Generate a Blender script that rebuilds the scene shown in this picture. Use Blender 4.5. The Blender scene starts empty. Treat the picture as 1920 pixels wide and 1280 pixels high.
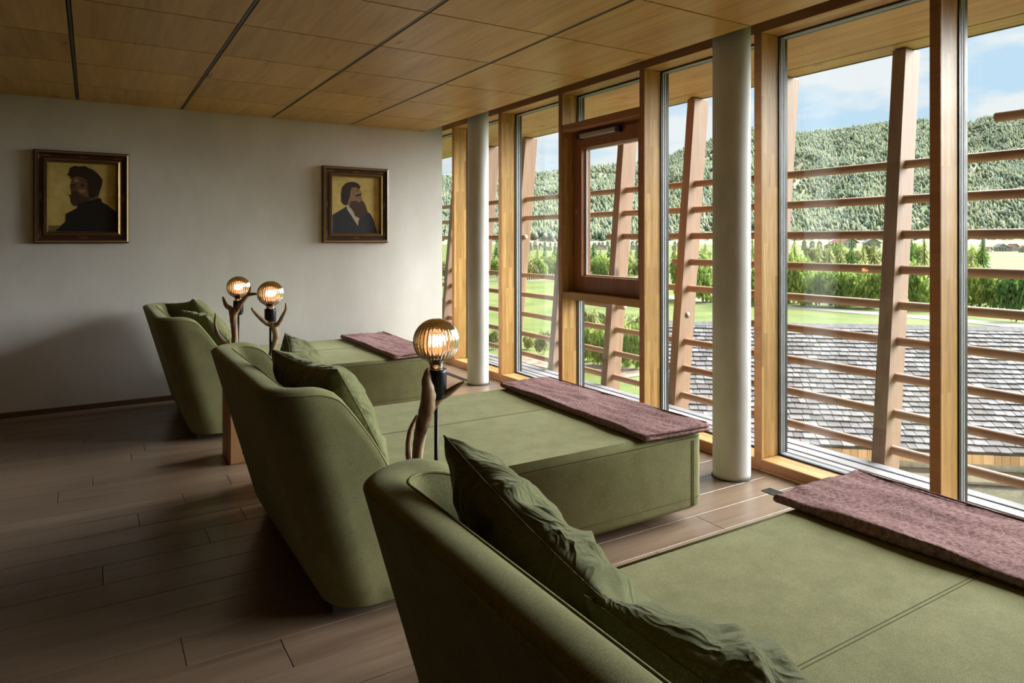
import bpy, bmesh, math, random
import numpy as np
from mathutils import Vector, Matrix, noise as mnoise

random.seed(7)
rng = np.random.default_rng(7)
scene = bpy.context.scene
COL = scene.collection

# ------------------------------------------------------------------ camera
F_PX, U0, V0, CAM_Z = 1285.0, 960.0, 450.0, 1.40
YAW = math.atan(790 / 1285)
cam_d = bpy.data.cameras.new('camera')
cam_d.sensor_width = 36.0
cam_d.lens = F_PX * 36.0 / 1920.0
cam_d.shift_y = -(640 - V0) / 1920.0
cam_d.clip_start = 0.02
cam_d.clip_end = 12000
cam = bpy.data.objects.new('camera', cam_d)
COL.objects.link(cam)
cam.location = (0, 0, CAM_Z)
cam.rotation_euler = (math.pi / 2, 0, -YAW)
scene.camera = cam

# ------------------------------------------------------------------ world, sun, exposure
SKY_STRENGTH = 0.45
SUN_STRENGTH = 10.0
SUN_ANGLE = 60.0
SUN_ELEV, SUN_AZ = 29.0, 9.0        # azimuth: degrees from +X (window side) towards -Y
EXPOSURE = 1.65

w = bpy.data.worlds.new('sky'); scene.world = w
w.use_nodes = True
nt = w.node_tree; nt.nodes.clear()
tc = nt.nodes.new('ShaderNodeTexCoord')
mp = nt.nodes.new('ShaderNodeMapping'); mp.inputs['Scale'].default_value = (2.2, 2.2, 6.5)
mp.inputs['Location'].default_value = (3.1, 1.7, 0.4)
nz = nt.nodes.new('ShaderNodeTexNoise'); nz.inputs['Scale'].default_value = 2.3
nz.inputs['Detail'].default_value = 6; nz.inputs['Roughness'].default_value = 0.52
rp = nt.nodes.new('ShaderNodeValToRGB')
rp.color_ramp.elements[0].position = 0.44; rp.color_ramp.elements[0].color = (0.44, 0.60, 0.75, 1)
rp.color_ramp.elements[1].position = 0.55; rp.color_ramp.elements[1].color = (0.68, 0.71, 0.74, 1)
bg = nt.nodes.new('ShaderNodeBackground'); bg.inputs['Strength'].default_value = SKY_STRENGTH
wo = nt.nodes.new('ShaderNodeOutputWorld')
nt.links.new(tc.outputs['Generated'], mp.inputs['Vector'])
nt.links.new(mp.outputs['Vector'], nz.inputs['Vector'])
nt.links.new(nz.outputs['Fac'], rp.inputs['Fac'])
nt.links.new(rp.outputs['Color'], bg.inputs['Color'])
nt.links.new(bg.outputs['Background'], wo.inputs['Surface'])

sd = bpy.data.lights.new('sun', 'SUN'); sd.energy = SUN_STRENGTH; sd.angle = math.radians(SUN_ANGLE)
sd.color = (0.98, 0.99, 1.0)
sun = bpy.data.objects.new('sun', sd); COL.objects.link(sun)
el, az = math.radians(SUN_ELEV), math.radians(SUN_AZ)
to_sun = Vector((math.cos(el) * math.cos(az), -math.cos(el) * math.sin(az), math.sin(el)))
sun.rotation_euler = to_sun.to_track_quat('Z', 'Y').to_euler()
sun.location = (12, -4, 9)

vs = scene.view_settings
vs.view_transform = 'Standard'; vs.look = 'None'; vs.gamma = 1.0; vs.use_curve_mapping = False
vs.exposure = EXPOSURE
scene.cycles.max_bounces = 12
scene.cycles.diffuse_bounces = 6
scene.cycles.glossy_bounces = 4
scene.cycles.transmission_bounces = 10
scene.cycles.transparent_max_bounces = 16
scene.cycles.sample_clamp_indirect = 6.0
scene.cycles.caustics_reflective = False
scene.cycles.caustics_refractive = False
scene.cycles.use_denoising = True

# ------------------------------------------------------------------ pixel helpers (a pixel only gives a direction)
SN, CS = math.sin(YAW), math.cos(YAW)
FW, RT, UP = Vector((SN, CS, 0)), Vector((CS, -SN, 0)), Vector((0, 0, 1))
CAM = Vector((0, 0, CAM_Z))
def ray(u, v): return FW + RT * ((u - U0) / F_PX) - UP * ((v - V0) / F_PX)
def at_z(u, v, z=0.0):
    d = ray(u, v); return CAM + d * ((z - CAM_Z) / d.z)
def at_y(u, v, y):
    d = ray(u, v); return CAM + d * (y / d.y)
def at_x(u, v, x):
    d = ray(u, v); return CAM + d * (x / d.x)
def at_d(u, v, depth): return CAM + ray(u, v) * depth

# ------------------------------------------------------------------ node / material helpers
MATS = {}
def new_mat(name):
    m = bpy.data.materials.new(name); m.use_nodes = True
    n = m.node_tree; n.nodes.clear()
    out = n.nodes.new('ShaderNodeOutputMaterial')
    b = n.nodes.new('ShaderNodeBsdfPrincipled')
    n.links.new(b.outputs['BSDF'], out.inputs['Surface'])
    MATS[name] = m
    return m, n, b, out
def c4(c): return (c[0], c[1], c[2], 1.0)
def coords(n, scale=(1, 1, 1), rand=True, kind='Object'):
    t = n.nodes.new('ShaderNodeTexCoord')
    mpn = n.nodes.new('ShaderNodeMapping'); mpn.inputs['Scale'].default_value = scale
    if rand:
        oi = n.nodes.new('ShaderNodeObjectInfo')
        mul = n.nodes.new('ShaderNodeVectorMath'); mul.operation = 'MULTIPLY_ADD'
        mul.inputs[1].default_value = (37.0, 53.0, 71.0)
        n.links.new(oi.outputs['Random'], mul.inputs[0])
        n.links.new(t.outputs[kind], mul.inputs[2])
        n.links.new(mul.outputs[0], mpn.inputs['Vector'])
    else:
        n.links.new(t.outputs[kind], mpn.inputs['Vector'])
    return mpn.outputs['Vector']
def noise_tex(n, vec, scale, detail=4, rough=0.55, dist=0.0):
    x = n.nodes.new('ShaderNodeTexNoise')
    x.inputs['Scale'].default_value = scale; x.inputs['Detail'].default_value = detail
    x.inputs['Roughness'].default_value = rough; x.inputs['Distortion'].default_value = dist
    n.links.new(vec, x.inputs['Vector'])
    return x.outputs['Fac']
def ramp(n, fac, stops):
    r = n.nodes.new('ShaderNodeValToRGB')
    e = r.color_ramp.elements
    while len(e) < len(stops): e.new(0.5)
    for i, (p, c) in enumerate(stops):
        e[i].position = p; e[i].color = c4(c)
    n.links.new(fac, r.inputs['Fac'])
    return r.outputs['Color']
def mixc(n, fac, a, b, mode='MIX'):
    x = n.nodes.new('ShaderNodeMix'); x.data_type = 'RGBA'; x.blend_type = mode
    for k, vv in ((0, fac), (6, a), (7, b)):
        if hasattr(vv, 'links'): n.links.new(vv, x.inputs[k])
        elif isinstance(vv, (int, float)): x.inputs[k].default_value = vv
        else: x.inputs[k].default_value = c4(vv)
    return x.outputs[2]
def bump(n, b, height, strength, dist=0.01):
    x = n.nodes.new('ShaderNodeBump'); x.inputs['Strength'].default_value = strength
    x.inputs['Distance'].default_value = dist
    n.links.new(height, x.inputs['Height']); n.links.new(x.outputs['Normal'], b.inputs['Normal'])
def plain(name, col, rough=0.5, metal=0.0, spec=0.5):
    m, n, b, o = new_mat(name)
    b.inputs['Base Color'].default_value = c4(col); b.inputs['Roughness'].default_value = rough
    b.inputs['Metallic'].default_value = metal; b.inputs['Specular IOR Level'].default_value = spec
    return m
def mottled(name, c1, c2, scale, rough=0.7, stretch=(1, 1, 1), bmp=0.0, bscale=None, spec=0.3, detail=5, bdist=0.005, lo=0.35, hi=0.65, rand=True, kind='Object'):
    m, n, b, o = new_mat(name)
    vec = coords(n, stretch, rand, kind)
    f = noise_tex(n, vec, scale, detail)
    n.links.new(ramp(n, f, [(lo, c1), (hi, c2)]), b.inputs['Base Color'])
    b.inputs['Roughness'].default_value = rough; b.inputs['Specular IOR Level'].default_value = spec
    if bmp:
        h = noise_tex(n, vec, bscale or scale * 4, 4)
        bump(n, b, h, bmp, bdist)
    return m
def wood(name, light, mid, dark, axis, fine=38.0, rough=0.55, bmp=0.12, tone=0.18, spec=0.35, knots=True):
    """grain runs along axis (0,1,2)"""
    m, n, b, o = new_mat(name)
    st = [1.0, 1.0, 1.0]; st[axis] = 0.07
    vec = coords(n, tuple(st))
    g1 = noise_tex(n, vec, fine, 5, 0.6, 0.6)
    g2 = noise_tex(n, vec, fine * 0.16, 4, 0.6, 1.4)
    ca = ramp(n, g1, [(0.3, dark), (0.5, mid), (0.72, light)])
    cb = ramp(n, g2, [(0.3, dark), (0.55, mid), (0.75, light)])
    c = mixc(n, 0.5, ca, cb)
    if knots:
        st2 = [1.0, 1.0, 1.0]; st2[axis] = 0.4
        kv = coords(n, tuple(st2))
        kf = noise_tex(n, kv, 5.5, 2, 0.4)
        km = n.nodes.new('ShaderNodeMapRange'); km.inputs['From Min'].default_value = 0.72; km.inputs['From Max'].default_value = 0.80
        n.links.new(kf, km.inputs['Value'])
        c = mixc(n, km.outputs['Result'], c, [x * 0.45 for x in dark])
    oi = n.nodes.new('ShaderNodeObjectInfo')
    mr = n.nodes.new('ShaderNodeMapRange'); mr.inputs['To Min'].default_value = 1 - tone; mr.inputs['To Max'].default_value = 1 + tone
    n.links.new(oi.outputs['Random'], mr.inputs['Value'])
    vm = n.nodes.new('ShaderNodeVectorMath'); vm.operation = 'SCALE'
    n.links.new(c, vm.inputs[0]); n.links.new(mr.outputs['Result'], vm.inputs['Scale'])
    n.links.new(vm.outputs[0], b.inputs['Base Color'])
    b.inputs['Roughness'].default_value = rough; b.inputs['Specular IOR Level'].default_value = spec
    if bmp: bump(n, b, g1, bmp, 0.004)
    return m
def glulam(name, a, bcol, run, across, joint_len=0.55, lam=0.034):
    """laminated timber: lamellae run along `run`, stacked along `across`, finger-jointed"""
    m, n, b, o = new_mat(name)
    t = n.nodes.new('ShaderNodeTexCoord')
    sep = n.nodes.new('ShaderNodeSeparateXYZ'); n.links.new(t.outputs['Object'], sep.inputs[0])
    oi = n.nodes.new('ShaderNodeObjectInfo')
    ad = n.nodes.new('ShaderNodeMath'); ad.operation = 'MULTIPLY_ADD'; ad.inputs[1].default_value = 9.0
    n.links.new(oi.outputs['Random'], ad.inputs[0]); n.links.new(sep.outputs[run], ad.inputs[2])
    cmb = n.nodes.new('ShaderNodeCombineXYZ')
    n.links.new(ad.outputs[0], cmb.inputs[0]); n.links.new(sep.outputs[across], cmb.inputs[1])
    br = n.nodes.new('ShaderNodeTexBrick')
    br.inputs['Color1'].default_value = c4(a); br.inputs['Color2'].default_value = c4(bcol)
    br.inputs['Mortar Size'].default_value = 0.0; br.inputs['Scale'].default_value = 1.0
    br.inputs['Brick Width'].default_value = joint_len; br.inputs['Row Height'].default_value = lam
    br.offset = 0.37; br.inputs['Bias'].default_value = 0.0
    n.links.new(cmb.outputs[0], br.inputs['Vector'])
    st = [1.0, 1.0, 1.0]; st[run] = 0.06
    vec = coords(n, tuple(st))
    g = noise_tex(n, vec, 75, 5, 0.6, 0.5)
    gr = ramp(n, g, [(0.3, (0.72, 0.68, 0.62)), (0.6, (1.05, 1.05, 1.05))])
    n.links.new(mixc(n, 1.0, br.outputs['Color'], gr, 'MULTIPLY'), b.inputs['Base Color'])
    b.inputs['Roughness'].default_value = 0.5; b.inputs['Specular IOR Level'].default_value = 0.35
    bump(n, b, g, 0.06, 0.003)
    return m
def island_mat(name, stops, rough=0.8, noise_scale=0.0, spec=0.2, trans=0.0):
    """colour picked per loose piece of the mesh"""
    m, n, b, o = new_mat(name)
    g = n.nodes.new('ShaderNodeNewGeometry')
    c = ramp(n, g.outputs['Random Per Island'], stops)
    if noise_scale:
        vec = coords(n, (1, 1, 1), False)
        f = noise_tex(n, vec, noise_scale, 4)
        r2 = ramp(n, f, [(0.3, (0.7, 0.7, 0.7)), (0.7, (1.15, 1.15, 1.15))])
        c = mixc(n, 1.0, c, r2, 'MULTIPLY')
    n.links.new(c, b.inputs['Base Color'])
    b.inputs['Roughness'].default_value = rough; b.inputs['Specular IOR Level'].default_value = spec
    if trans:
        tr = n.nodes.new('ShaderNodeBsdfTranslucent'); n.links.new(c, tr.inputs['Color'])
        mx = n.nodes.new('ShaderNodeMixShader'); mx.inputs[0].default_value = trans
        n.links.new(b.outputs['BSDF'], mx.inputs[1]); n.links.new(tr.outputs[0], mx.inputs[2])
        n.links.new(mx.outputs[0], o.inputs['Surface'])
    return m

# ------------------------------------------------------------------ mesh helpers
ORG = {}
def link(o): COL.objects.link(o); return o
def setp(o, label=None, cat=None, group=None, kind=None):
    if label: o['label'] = label
    if cat: o['category'] = cat
    if group: o['group'] = group
    if kind: o['kind'] = kind
    return o
def empty(name, loc=(0, 0, 0), **k):
    o = bpy.data.objects.new(name, None); o.empty_display_size = 0.1
    link(o); o.location = loc; ORG[o.name] = Vector(loc)
    return setp(o, **k)
def mesh_obj(name, verts, faces, mat=None, parent=None, smooth=False, **k):
    """verts in world space; stored relative to the root's origin"""
    org = ORG.get(parent.name, Vector((0, 0, 0))) if parent else Vector((0, 0, 0))
    me = bpy.data.meshes.new(name)
    v = np.asarray([tuple(p) for p in verts], dtype=float) - np.array(tuple(org))
    me.from_pydata(v.tolist(), [], [tuple(f) for f in faces])
    if smooth: me.polygons.foreach_set('use_smooth', [True] * len(me.polygons))
    if mat: me.materials.append(MATS[mat] if isinstance(mat, str) else mat)
    me.update()
    o = bpy.data.objects.new(name, me); link(o)
    if parent:
        o.parent = parent
        ORG[o.name] = org
    else: ORG[o.name] = Vector((0, 0, 0))
    return setp(o, **k)
def bm_obj(name, bm, mat=None, parent=None, smooth=False, **k):
    bm.verts.ensure_lookup_table(); bm.verts.index_update()
    vs_ = [v.co.copy() for v in bm.verts]
    fs_ = [[v.index for v in f.verts] for f in bm.faces]
    bm.free()
    return mesh_obj(name, vs_, fs_, mat, parent, smooth, **k)
BOXF = [(0, 3, 2, 1), (4, 5, 6, 7), (0, 1, 5, 4), (1, 2, 6, 5), (2, 3, 7, 6), (3, 0, 4, 7)]
def boxv(x0, x1, y0, y1, z0, z1):
    return [(x0, y0, z0), (x1, y0, z0), (x1, y1, z0), (x0, y1, z0), (x0, y0, z1), (x1, y0, z1), (x1, y1, z1), (x0, y1, z1)]
def box(name, x0, x1, y0, y1, z0, z1, mat, parent=None, bevel=0.0, seg=1, **k):
    if not bevel:
        return mesh_obj(name, boxv(x0, x1, y0, y1, z0, z1), BOXF, mat, parent, **k)
    bm = bmesh.new()
    vv = [bm.verts.new(p) for p in boxv(x0, x1, y0, y1, z0, z1)]
    for f in BOXF: bm.faces.new([vv[i] for i in f])
    bmesh.ops.bevel(bm, geom=bm.edges[:], offset=bevel, segments=seg, profile=0.5, affect='EDGES')
    return bm_obj(name, bm, mat, parent, smooth=False, **k)
def multi_box(boxes):
    V, Fc = [], []
    for b in boxes:
        o = len(V); V += boxv(*b); Fc += [tuple(i + o for i in f) for f in BOXF]
    return V, Fc
def ring_x(name, x0, x1, y0, y1, z0, z1, wd, mat, parent):
    """rectangular ring lying in a YZ plane"""
    V, Fc = multi_box([(x0, x1, y0, y1, z0, z0 + wd), (x0, x1, y0, y1, z1 - wd, z1),
                       (x0, x1, y0, y0 + wd, z0 + wd, z1 - wd), (x0, x1, y1 - wd, y1, z0 + wd, z1 - wd)])
    return mesh_obj(name, V, Fc, mat, parent)
def frames(pts):
    """parallel-transport frames"""
    pts = [Vector(p) for p in pts]; T = []
    for i in range(len(pts)):
        a = pts[max(i - 1, 0)]; b = pts[min(i + 1, len(pts) - 1)]
        T.append((b - a).normalized())
    n = T[0].orthogonal().normalized(); out = []
    for i, t in enumerate(T):
        n = (n - t * n.dot(t)).normalized()
        out.append((pts[i], t, n, t.cross(n)))
    return out
def tube_data(pts, radii, seg=10, cap=True, flat=1.0, rough=0.0):
    V, Fc = [], []
    fr = frames(pts)
    for i, (p, t, n, b) in enumerate(fr):
        r = radii[i] if hasattr(radii, '__len__') else radii
        for k in range(seg):
            a = 2 * math.pi * k / seg
            q = 1.0 + (rough * mnoise.noise(Vector((k * 1.7, i * 0.6, 3.1))) if rough else 0)
            V.append(p + n * (math.cos(a) * r * q) + b * (math.sin(a) * r * flat * q))
    m = len(fr)
    for i in range(m - 1):
        for k in range(seg):
            k2 = (k + 1) % seg
            Fc.append((i * seg + k, i * seg + k2, (i + 1) * seg + k2, (i + 1) * seg + k))
    if cap:
        Fc.append(tuple(reversed(range(seg)))); Fc.append(tuple((m - 1) * seg + k for k in range(seg)))
    return V, Fc
def tube(name, pts, radii, mat, parent=None, seg=10, smooth=True, **k):
    rough = k.pop('rough', 0.0)
    V, Fc = tube_data(pts, radii, seg, rough=rough)
    return mesh_obj(name, V, Fc, mat, parent, smooth, **k)
def lathe(name, prof, center, mat, parent=None, seg=24, smooth=True, rib=None, **k):
    """prof: list of (r, z) ; rib: f(angle)->factor"""
    V, Fc = [], []
    for r, z in prof:
        for s in range(seg):
            a = 2 * math.pi * s / seg
            rr = r * (rib(a, r, z) if rib else 1.0)
            V.append((center[0] + rr * math.cos(a), center[1] + rr * math.sin(a), center[2] + z))
    m = len(prof)
    for i in range(m - 1):
        for s in range(seg):
            s2 = (s + 1) % seg
            Fc.append((i * seg + s, i * seg + s2, (i + 1) * seg + s2, (i + 1) * seg + s))
    Fc.append(tuple(reversed(range(seg)))); Fc.append(tuple((m - 1) * seg + s for s in range(seg)))
    return mesh_obj(name, V, Fc, mat, parent, smooth, **k)
def catmull(P, n=6):
    P = [Vector(p) for p in P]; out = []
    for i in range(len(P) - 1):
        p0 = P[max(i - 1, 0)]; p1 = P[i]; p2 = P[i + 1]; p3 = P[min(i + 2, len(P) - 1)]
        for k in range(n):
            t = k / n
            out.append(0.5 * ((2 * p1) + (-p0 + p2) * t + (2 * p0 - 5 * p1 + 4 * p2 - p3) * t * t + (-p0 + 3 * p1 - 3 * p2 + p3) * t ** 3))
    out.append(P[-1]); return out
def copy_tree(o, loc, parent=None):
    c = o.copy(); COL.objects.link(c)
    if parent is None: c.location = loc
    else: c.parent = parent
    for ch in list(o.children): copy_tree(ch, None, c)
    return c

# ------------------------------------------------------------------ materials
# structure
wood('oak_floor', (0.265, 0.190, 0.135), (0.205, 0.140, 0.094), (0.135, 0.083, 0.052), 0, fine=30, rough=0.30, bmp=0.05, tone=0.07, spec=0.75)
plain('gap_black', (0.012, 0.010, 0.009), 0.9)
wood('ceiling_oak', (0.66, 0.43, 0.145), (0.54, 0.325, 0.090), (0.37, 0.20, 0.048), 1, fine=22, rough=0.42, bmp=0.05, tone=0.07, spec=0.4)
plain('track_metal', (0.05, 0.052, 0.05), 0.45, 0.3)
def plaster_mat(name):
    m, n, b, o = new_mat(name)
    vec = coords(n, (1, 1, 0.5), False)
    f = noise_tex(n, vec, 2.0, 6, 0.6)
    c = ramp(n, f, [(0.3, (0.60, 0.575, 0.525)), (0.7, (0.72, 0.695, 0.65))])
    k = noise_tex(n, coords(n, (1.6, 1, 0.55), False), 26, 3, 0.5, 2.5)     # trowel nicks
    c = mixc(n, 1.0, c, ramp(n, k, [(0.70, (1, 1, 1)), (0.76, (0.80, 0.79, 0.77))]), 'MULTIPLY')
    n.links.new(c, b.inputs['Base Color']); b.inputs['Roughness'].default_value = 0.75; b.inputs['Specular IOR Level'].default_value = 0.25
    bump(n, b, noise_tex(n, vec, 11, 5, 0.6), 0.14, 0.006)
plaster_mat('plaster')
plain('low_bounce_brown', (0.13, 0.09, 0.055), 0.8)  # dark wood brown for the unseen walls, keeps their bounce light low
wood('dark_base', (0.20, 0.13, 0.08), (0.16, 0.10, 0.06), (0.10, 0.06, 0.035), 0, fine=40, rough=0.5)
glulam('larch_post', (0.60, 0.36, 0.115), (0.40, 0.215, 0.058), 2, 0)
glulam('larch_rail', (0.56, 0.34, 0.12), (0.42, 0.23, 0.07), 1, 0, 0.9, 0.045)
wood('larch_brown', (0.52, 0.25, 0.115), (0.43, 0.195, 0.085), (0.32, 0.14, 0.055), 1, fine=45, rough=0.45, knots=False, tone=0.06)
wood('sash_brown', (0.40, 0.165, 0.085), (0.33, 0.135, 0.065), (0.24, 0.095, 0.045), 2, fine=45, rough=0.42, knots=False, tone=0.05)
plain('gasket', (0.015, 0.016, 0.018), 0.5)
plain('alu', (0.80, 0.81, 0.82), 0.6, 0.0)
plain('steel_grey', (0.45, 0.45, 0.44), 0.4, 0.5)
mottled('concrete_white', (0.52, 0.52, 0.49), (0.62, 0.62, 0.59), 5, rough=0.7, stretch=(1, 1, 0.5), bmp=0.08, bscale=30, rand=False)
wood('soffit_spruce', (0.66, 0.46, 0.22), (0.52, 0.34, 0.15), (0.38, 0.23, 0.09), 1, fine=26, rough=0.6, bmp=0.1)
wood('screen_larch', (0.34, 0.215, 0.14), (0.28, 0.168, 0.105), (0.195, 0.112, 0.068), 2, fine=40, rough=0.65, tone=0.08)
wood('rail_larch', (0.50, 0.30, 0.19), (0.42, 0.24, 0.145), (0.30, 0.16, 0.095), 1, fine=60, rough=0.6, tone=0.10)
mottled('ledge_grey', (0.27, 0.265, 0.28), (0.36, 0.355, 0.37), 8, rough=0.6, stretch=(1, 0.2, 1))
# glass
def schlick(n, f0):
    """Schlick reflectance, the same from both sides of a thin sheet"""
    lw = n.nodes.new('ShaderNodeLayerWeight'); lw.inputs['Blend'].default_value = 0.5
    pw_ = n.nodes.new('ShaderNodeMath'); pw_.operation = 'POWER'; pw_.inputs[1].default_value = 5.0
    n.links.new(lw.outputs['Facing'], pw_.inputs[0])
    ma_ = n.nodes.new('ShaderNodeMath'); ma_.operation = 'MULTIPLY_ADD'; ma_.inputs[1].default_value = 1 - f0; ma_.inputs[2].default_value = f0
    n.links.new(pw_.outputs[0], ma_.inputs[0])
    return ma_.outputs[0]
def glass_pane(name):
    m, n, b, o = new_mat(name)
    n.nodes.remove(b)
    tr = n.nodes.new('ShaderNodeBsdfTransparent'); tr.inputs['Color'].default_value = (0.96, 0.975, 0.965, 1)
    gl = n.nodes.new('ShaderNodeBsdfGlossy'); gl.inputs['Roughness'].default_value = 0.015
    f = schlick(n, 0.035)
    mx = n.nodes.new('ShaderNodeMixShader')
    n.links.new(f, mx.inputs[0]); n.links.new(tr.outputs[0], mx.inputs[1]); n.links.new(gl.outputs[0], mx.inputs[2])
    n.links.new(mx.outputs[0], o.inputs['Surface'])
glass_pane('pane_glass')
# soft furnishing
def velvet(name, c1, c2, sheen=0.12, grain=300.0):
    m, n, b, o = new_mat(name)
    vec = coords(n, (1, 1, 1))
    f = noise_tex(n, vec, 9.0, 6, 0.7)
    f2 = noise_tex(n, vec, grain, 2)
    c = ramp(n, f, [(0.3, c1), (0.7, c2)])
    g = ramp(n, f2, [(0.3, (0.74, 0.74, 0.72)), (0.7, (1.2, 1.2, 1.18))])
    n.links.new(mixc(n, 1.0, c, g, 'MULTIPLY'), b.inputs['Base Color'])
    b.inputs['Roughness'].default_value = 0.9; b.inputs['Specular IOR Level'].default_value = 0.1
    b.inputs['Sheen Weight'].default_value = sheen; b.inputs['Sheen Roughness'].default_value = 0.45
    b.inputs['Sheen Tint'].default_value = (0.8, 0.85, 0.6, 1)
    bump(n, b, f2, 0.10, 0.002)
    return m
velvet('green_velvet', (0.170, 0.165, 0.076), (0.232, 0.226, 0.112))
velvet('pillow_velvet', (0.115, 0.118, 0.052), (0.152, 0.156, 0.074), 0.25)
def crease(name):
    n = MATS[name].node_tree
    b = [x for x in n.nodes if x.type == 'BSDF_PRINCIPLED'][0]
    f = noise_tex(n, coords(n, (1.0, 1.0, 1.0)), 7.0, 3, 0.5, 1.2)
    bump(n, b, ramp(n, f, [(0.30, (0, 0, 0)), (0.5, (1, 1, 1)), (0.70, (0, 0, 0))]), 0.45, 0.02)
crease('pillow_velvet')
plain('seam_green', (0.095, 0.092, 0.040), 0.9, 0, 0.1)
mottled('towel_brown', (0.170, 0.092, 0.088), (0.345, 0.210, 0.202), 70, rough=0.95, bmp=0.9, bscale=190, spec=0.05, bdist=0.006)
plain('plinth_black', (0.02, 0.02, 0.018), 0.7)
# lamps
mottled('antler_bone', (0.17, 0.085, 0.045), (0.50, 0.35, 0.22), 40, rough=0.42, stretch=(1, 1, 0.25), bmp=0.35, bscale=90)
plain('black_metal', (0.012, 0.012, 0.013), 0.35, 0.4)
wood('stool_oak', (0.40, 0.22, 0.10), (0.33, 0.17, 0.075), (0.22, 0.11, 0.045), 2, fine=30, rough=0.55)
def bulb_glass(name):
    m, n, b, o = new_mat(name)
    n.nodes.remove(b)
    g = n.nodes.new('ShaderNodeBsdfGlass'); g.inputs['IOR'].default_value = 1.42; g.inputs['Roughness'].default_value = 0.01
    g.inputs['Color'].default_value = (0.93, 0.84, 0.68, 1)
    n.links.new(g.outputs[0], o.inputs['Surface'])
bulb_glass('bulb_glass')
def emit(name, col, st):
    m, n, b, o = new_mat(name); n.nodes.remove(b)
    e = n.nodes.new('ShaderNodeEmission'); e.inputs['Color'].default_value = c4(col); e.inputs['Strength'].default_value = st
    n.links.new(e.outputs[0], o.inputs['Surface'])
emit('filament', (1.0, 0.42, 0.30), 0.75)
plain('brass', (0.65, 0.42, 0.16), 0.3, 0.9)
# pictures
wood('frame_walnut', (0.075, 0.035, 0.018), (0.05, 0.022, 0.012), (0.028, 0.012, 0.008), 2, fine=40, rough=0.35, knots=False, spec=0.5)
plain('gilt', (0.55, 0.36, 0.13), 0.38, 0.8)
mottled('canvas_ochre', (0.52, 0.39, 0.10), (0.72, 0.57, 0.22), 9, rough=0.5, rand=False)
plain('paint_black', (0.010, 0.009, 0.008), 0.5)
plain('paint_hair', (0.030, 0.016, 0.010), 0.5)
mottled('paint_face_dark', (0.10, 0.05, 0.025), (0.20, 0.11, 0.055), 22, rough=0.5, rand=False)
mottled('paint_face', (0.22, 0.12, 0.07), (0.36, 0.24, 0.15), 25, rough=0.5, rand=False)
plain('paint_beard', (0.060, 0.030, 0.018), 0.5)
plain('paint_navy', (0.022, 0.026, 0.032), 0.5)
plain('paint_shirt', (0.48, 0.44, 0.34), 0.5)
plain('paint_olive', (0.18, 0.13, 0.03), 0.5)
# outside
island_mat('shingle_grey', [(0.0, (0.12, 0.108, 0.104)), (0.4, (0.175, 0.163, 0.160)), (1.0, (0.245, 0.232, 0.228))], 0.85, 14)
def shingle_single(name):
    m, n, b, o = new_mat(name)
    oi = n.nodes.new('ShaderNodeObjectInfo')
    c = ramp(n, oi.outputs['Random'], [(0.0, (0.12, 0.108, 0.104)), (0.4, (0.175, 0.163, 0.160)), (1.0, (0.245, 0.232, 0.228))])
    vec = coords(n, (1, 0.25, 1)); f = noise_tex(n, vec, 28, 4)
    n.links.new(mixc(n, 1.0, c, ramp(n, f, [(0.3, (0.72, 0.70, 0.70)), (0.7, (1.15, 1.15, 1.15))]), 'MULTIPLY'), b.inputs['Base Color'])
    b.inputs['Roughness'].default_value = 0.85; b.inputs['Specular IOR Level'].default_value = 0.2
shingle_single('shingle_piece')
wood('fresh_shingle', (0.70, 0.46, 0.29), (0.60, 0.36, 0.21), (0.46, 0.25, 0.14), 2, fine=50, rough=0.7, tone=0.25)
wood('weathered_board', (0.60, 0.57, 0.50), (0.46, 0.43, 0.36), (0.28, 0.25, 0.19), 0, fine=26, rough=0.8, tone=0.2)
mottled('grass', (0.095, 0.128, 0.032), (0.165, 0.185, 0.060), 0.35, rough=0.9, bmp=0.4, bscale=3.0, spec=0.1, rand=False, bdist=0.1)
mottled('gravel', (0.24, 0.21, 0.18), (0.32, 0.29, 0.25), 2.0, rough=0.95, rand=False)
mottled('soil', (0.16, 0.10, 0.06), (0.34, 0.27, 0.20), 3.0, rough=0.95, rand=False)
island_mat('leaf_bright', [(0.0, (0.11, 0.17, 0.03)), (0.5, (0.24, 0.33, 0.07)), (1.0, (0.42, 0.48, 0.15))], 0.7, 0, 0.2, 0.4)
island_mat('leaf_olive', [(0.0, (0.12, 0.14, 0.04)), (0.5, (0.27, 0.29, 0.10)), (1.0, (0.42, 0.40, 0.20))], 0.7, 0, 0.2, 0.4)
island_mat('leaf_dark', [(0.0, (0.035, 0.08, 0.018)), (0.5, (0.08, 0.16, 0.035)), (1.0, (0.15, 0.24, 0.06))], 0.7, 0, 0.2, 0.3)
island_mat('forest_hazed', [(0.0, (0.17, 0.215, 0.17)), (0.35, (0.22, 0.265, 0.185)), (0.6, (0.285, 0.325, 0.185)), (0.85, (0.345, 0.365, 0.215)), (1.0, (0.46, 0.42, 0.35))], 0.9, 0, 0.1, 0.4)  # tree colours paled to stand in for haze over the slope
mottled('hill_ground', (0.16, 0.21, 0.085), (0.32, 0.30, 0.23), 0.02, rough=0.95, rand=False, detail=8)
mottled('meadow_far', (0.17, 0.27, 0.05), (0.26, 0.34, 0.08), 0.012, rough=0.95, rand=False)
mottled('rock_hazed', (0.10, 0.15, 0.13), (0.26, 0.30, 0.29), 0.01, rough=0.95, rand=False, detail=8)  # rock tone muted to grey-green, distance haze mixed into the colour
plain('bark', (0.10, 0.07, 0.05), 0.9)
plain('house_white', (0.42, 0.40, 0.38), 0.8)
plain('house_wood', (0.22, 0.13, 0.08), 0.8)
plain('roof_red', (0.30, 0.12, 0.09), 0.8)
plain('roof_grey', (0.22, 0.20, 0.20), 0.8)
plain('window_dark', (0.05, 0.06, 0.07), 0.3)
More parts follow.
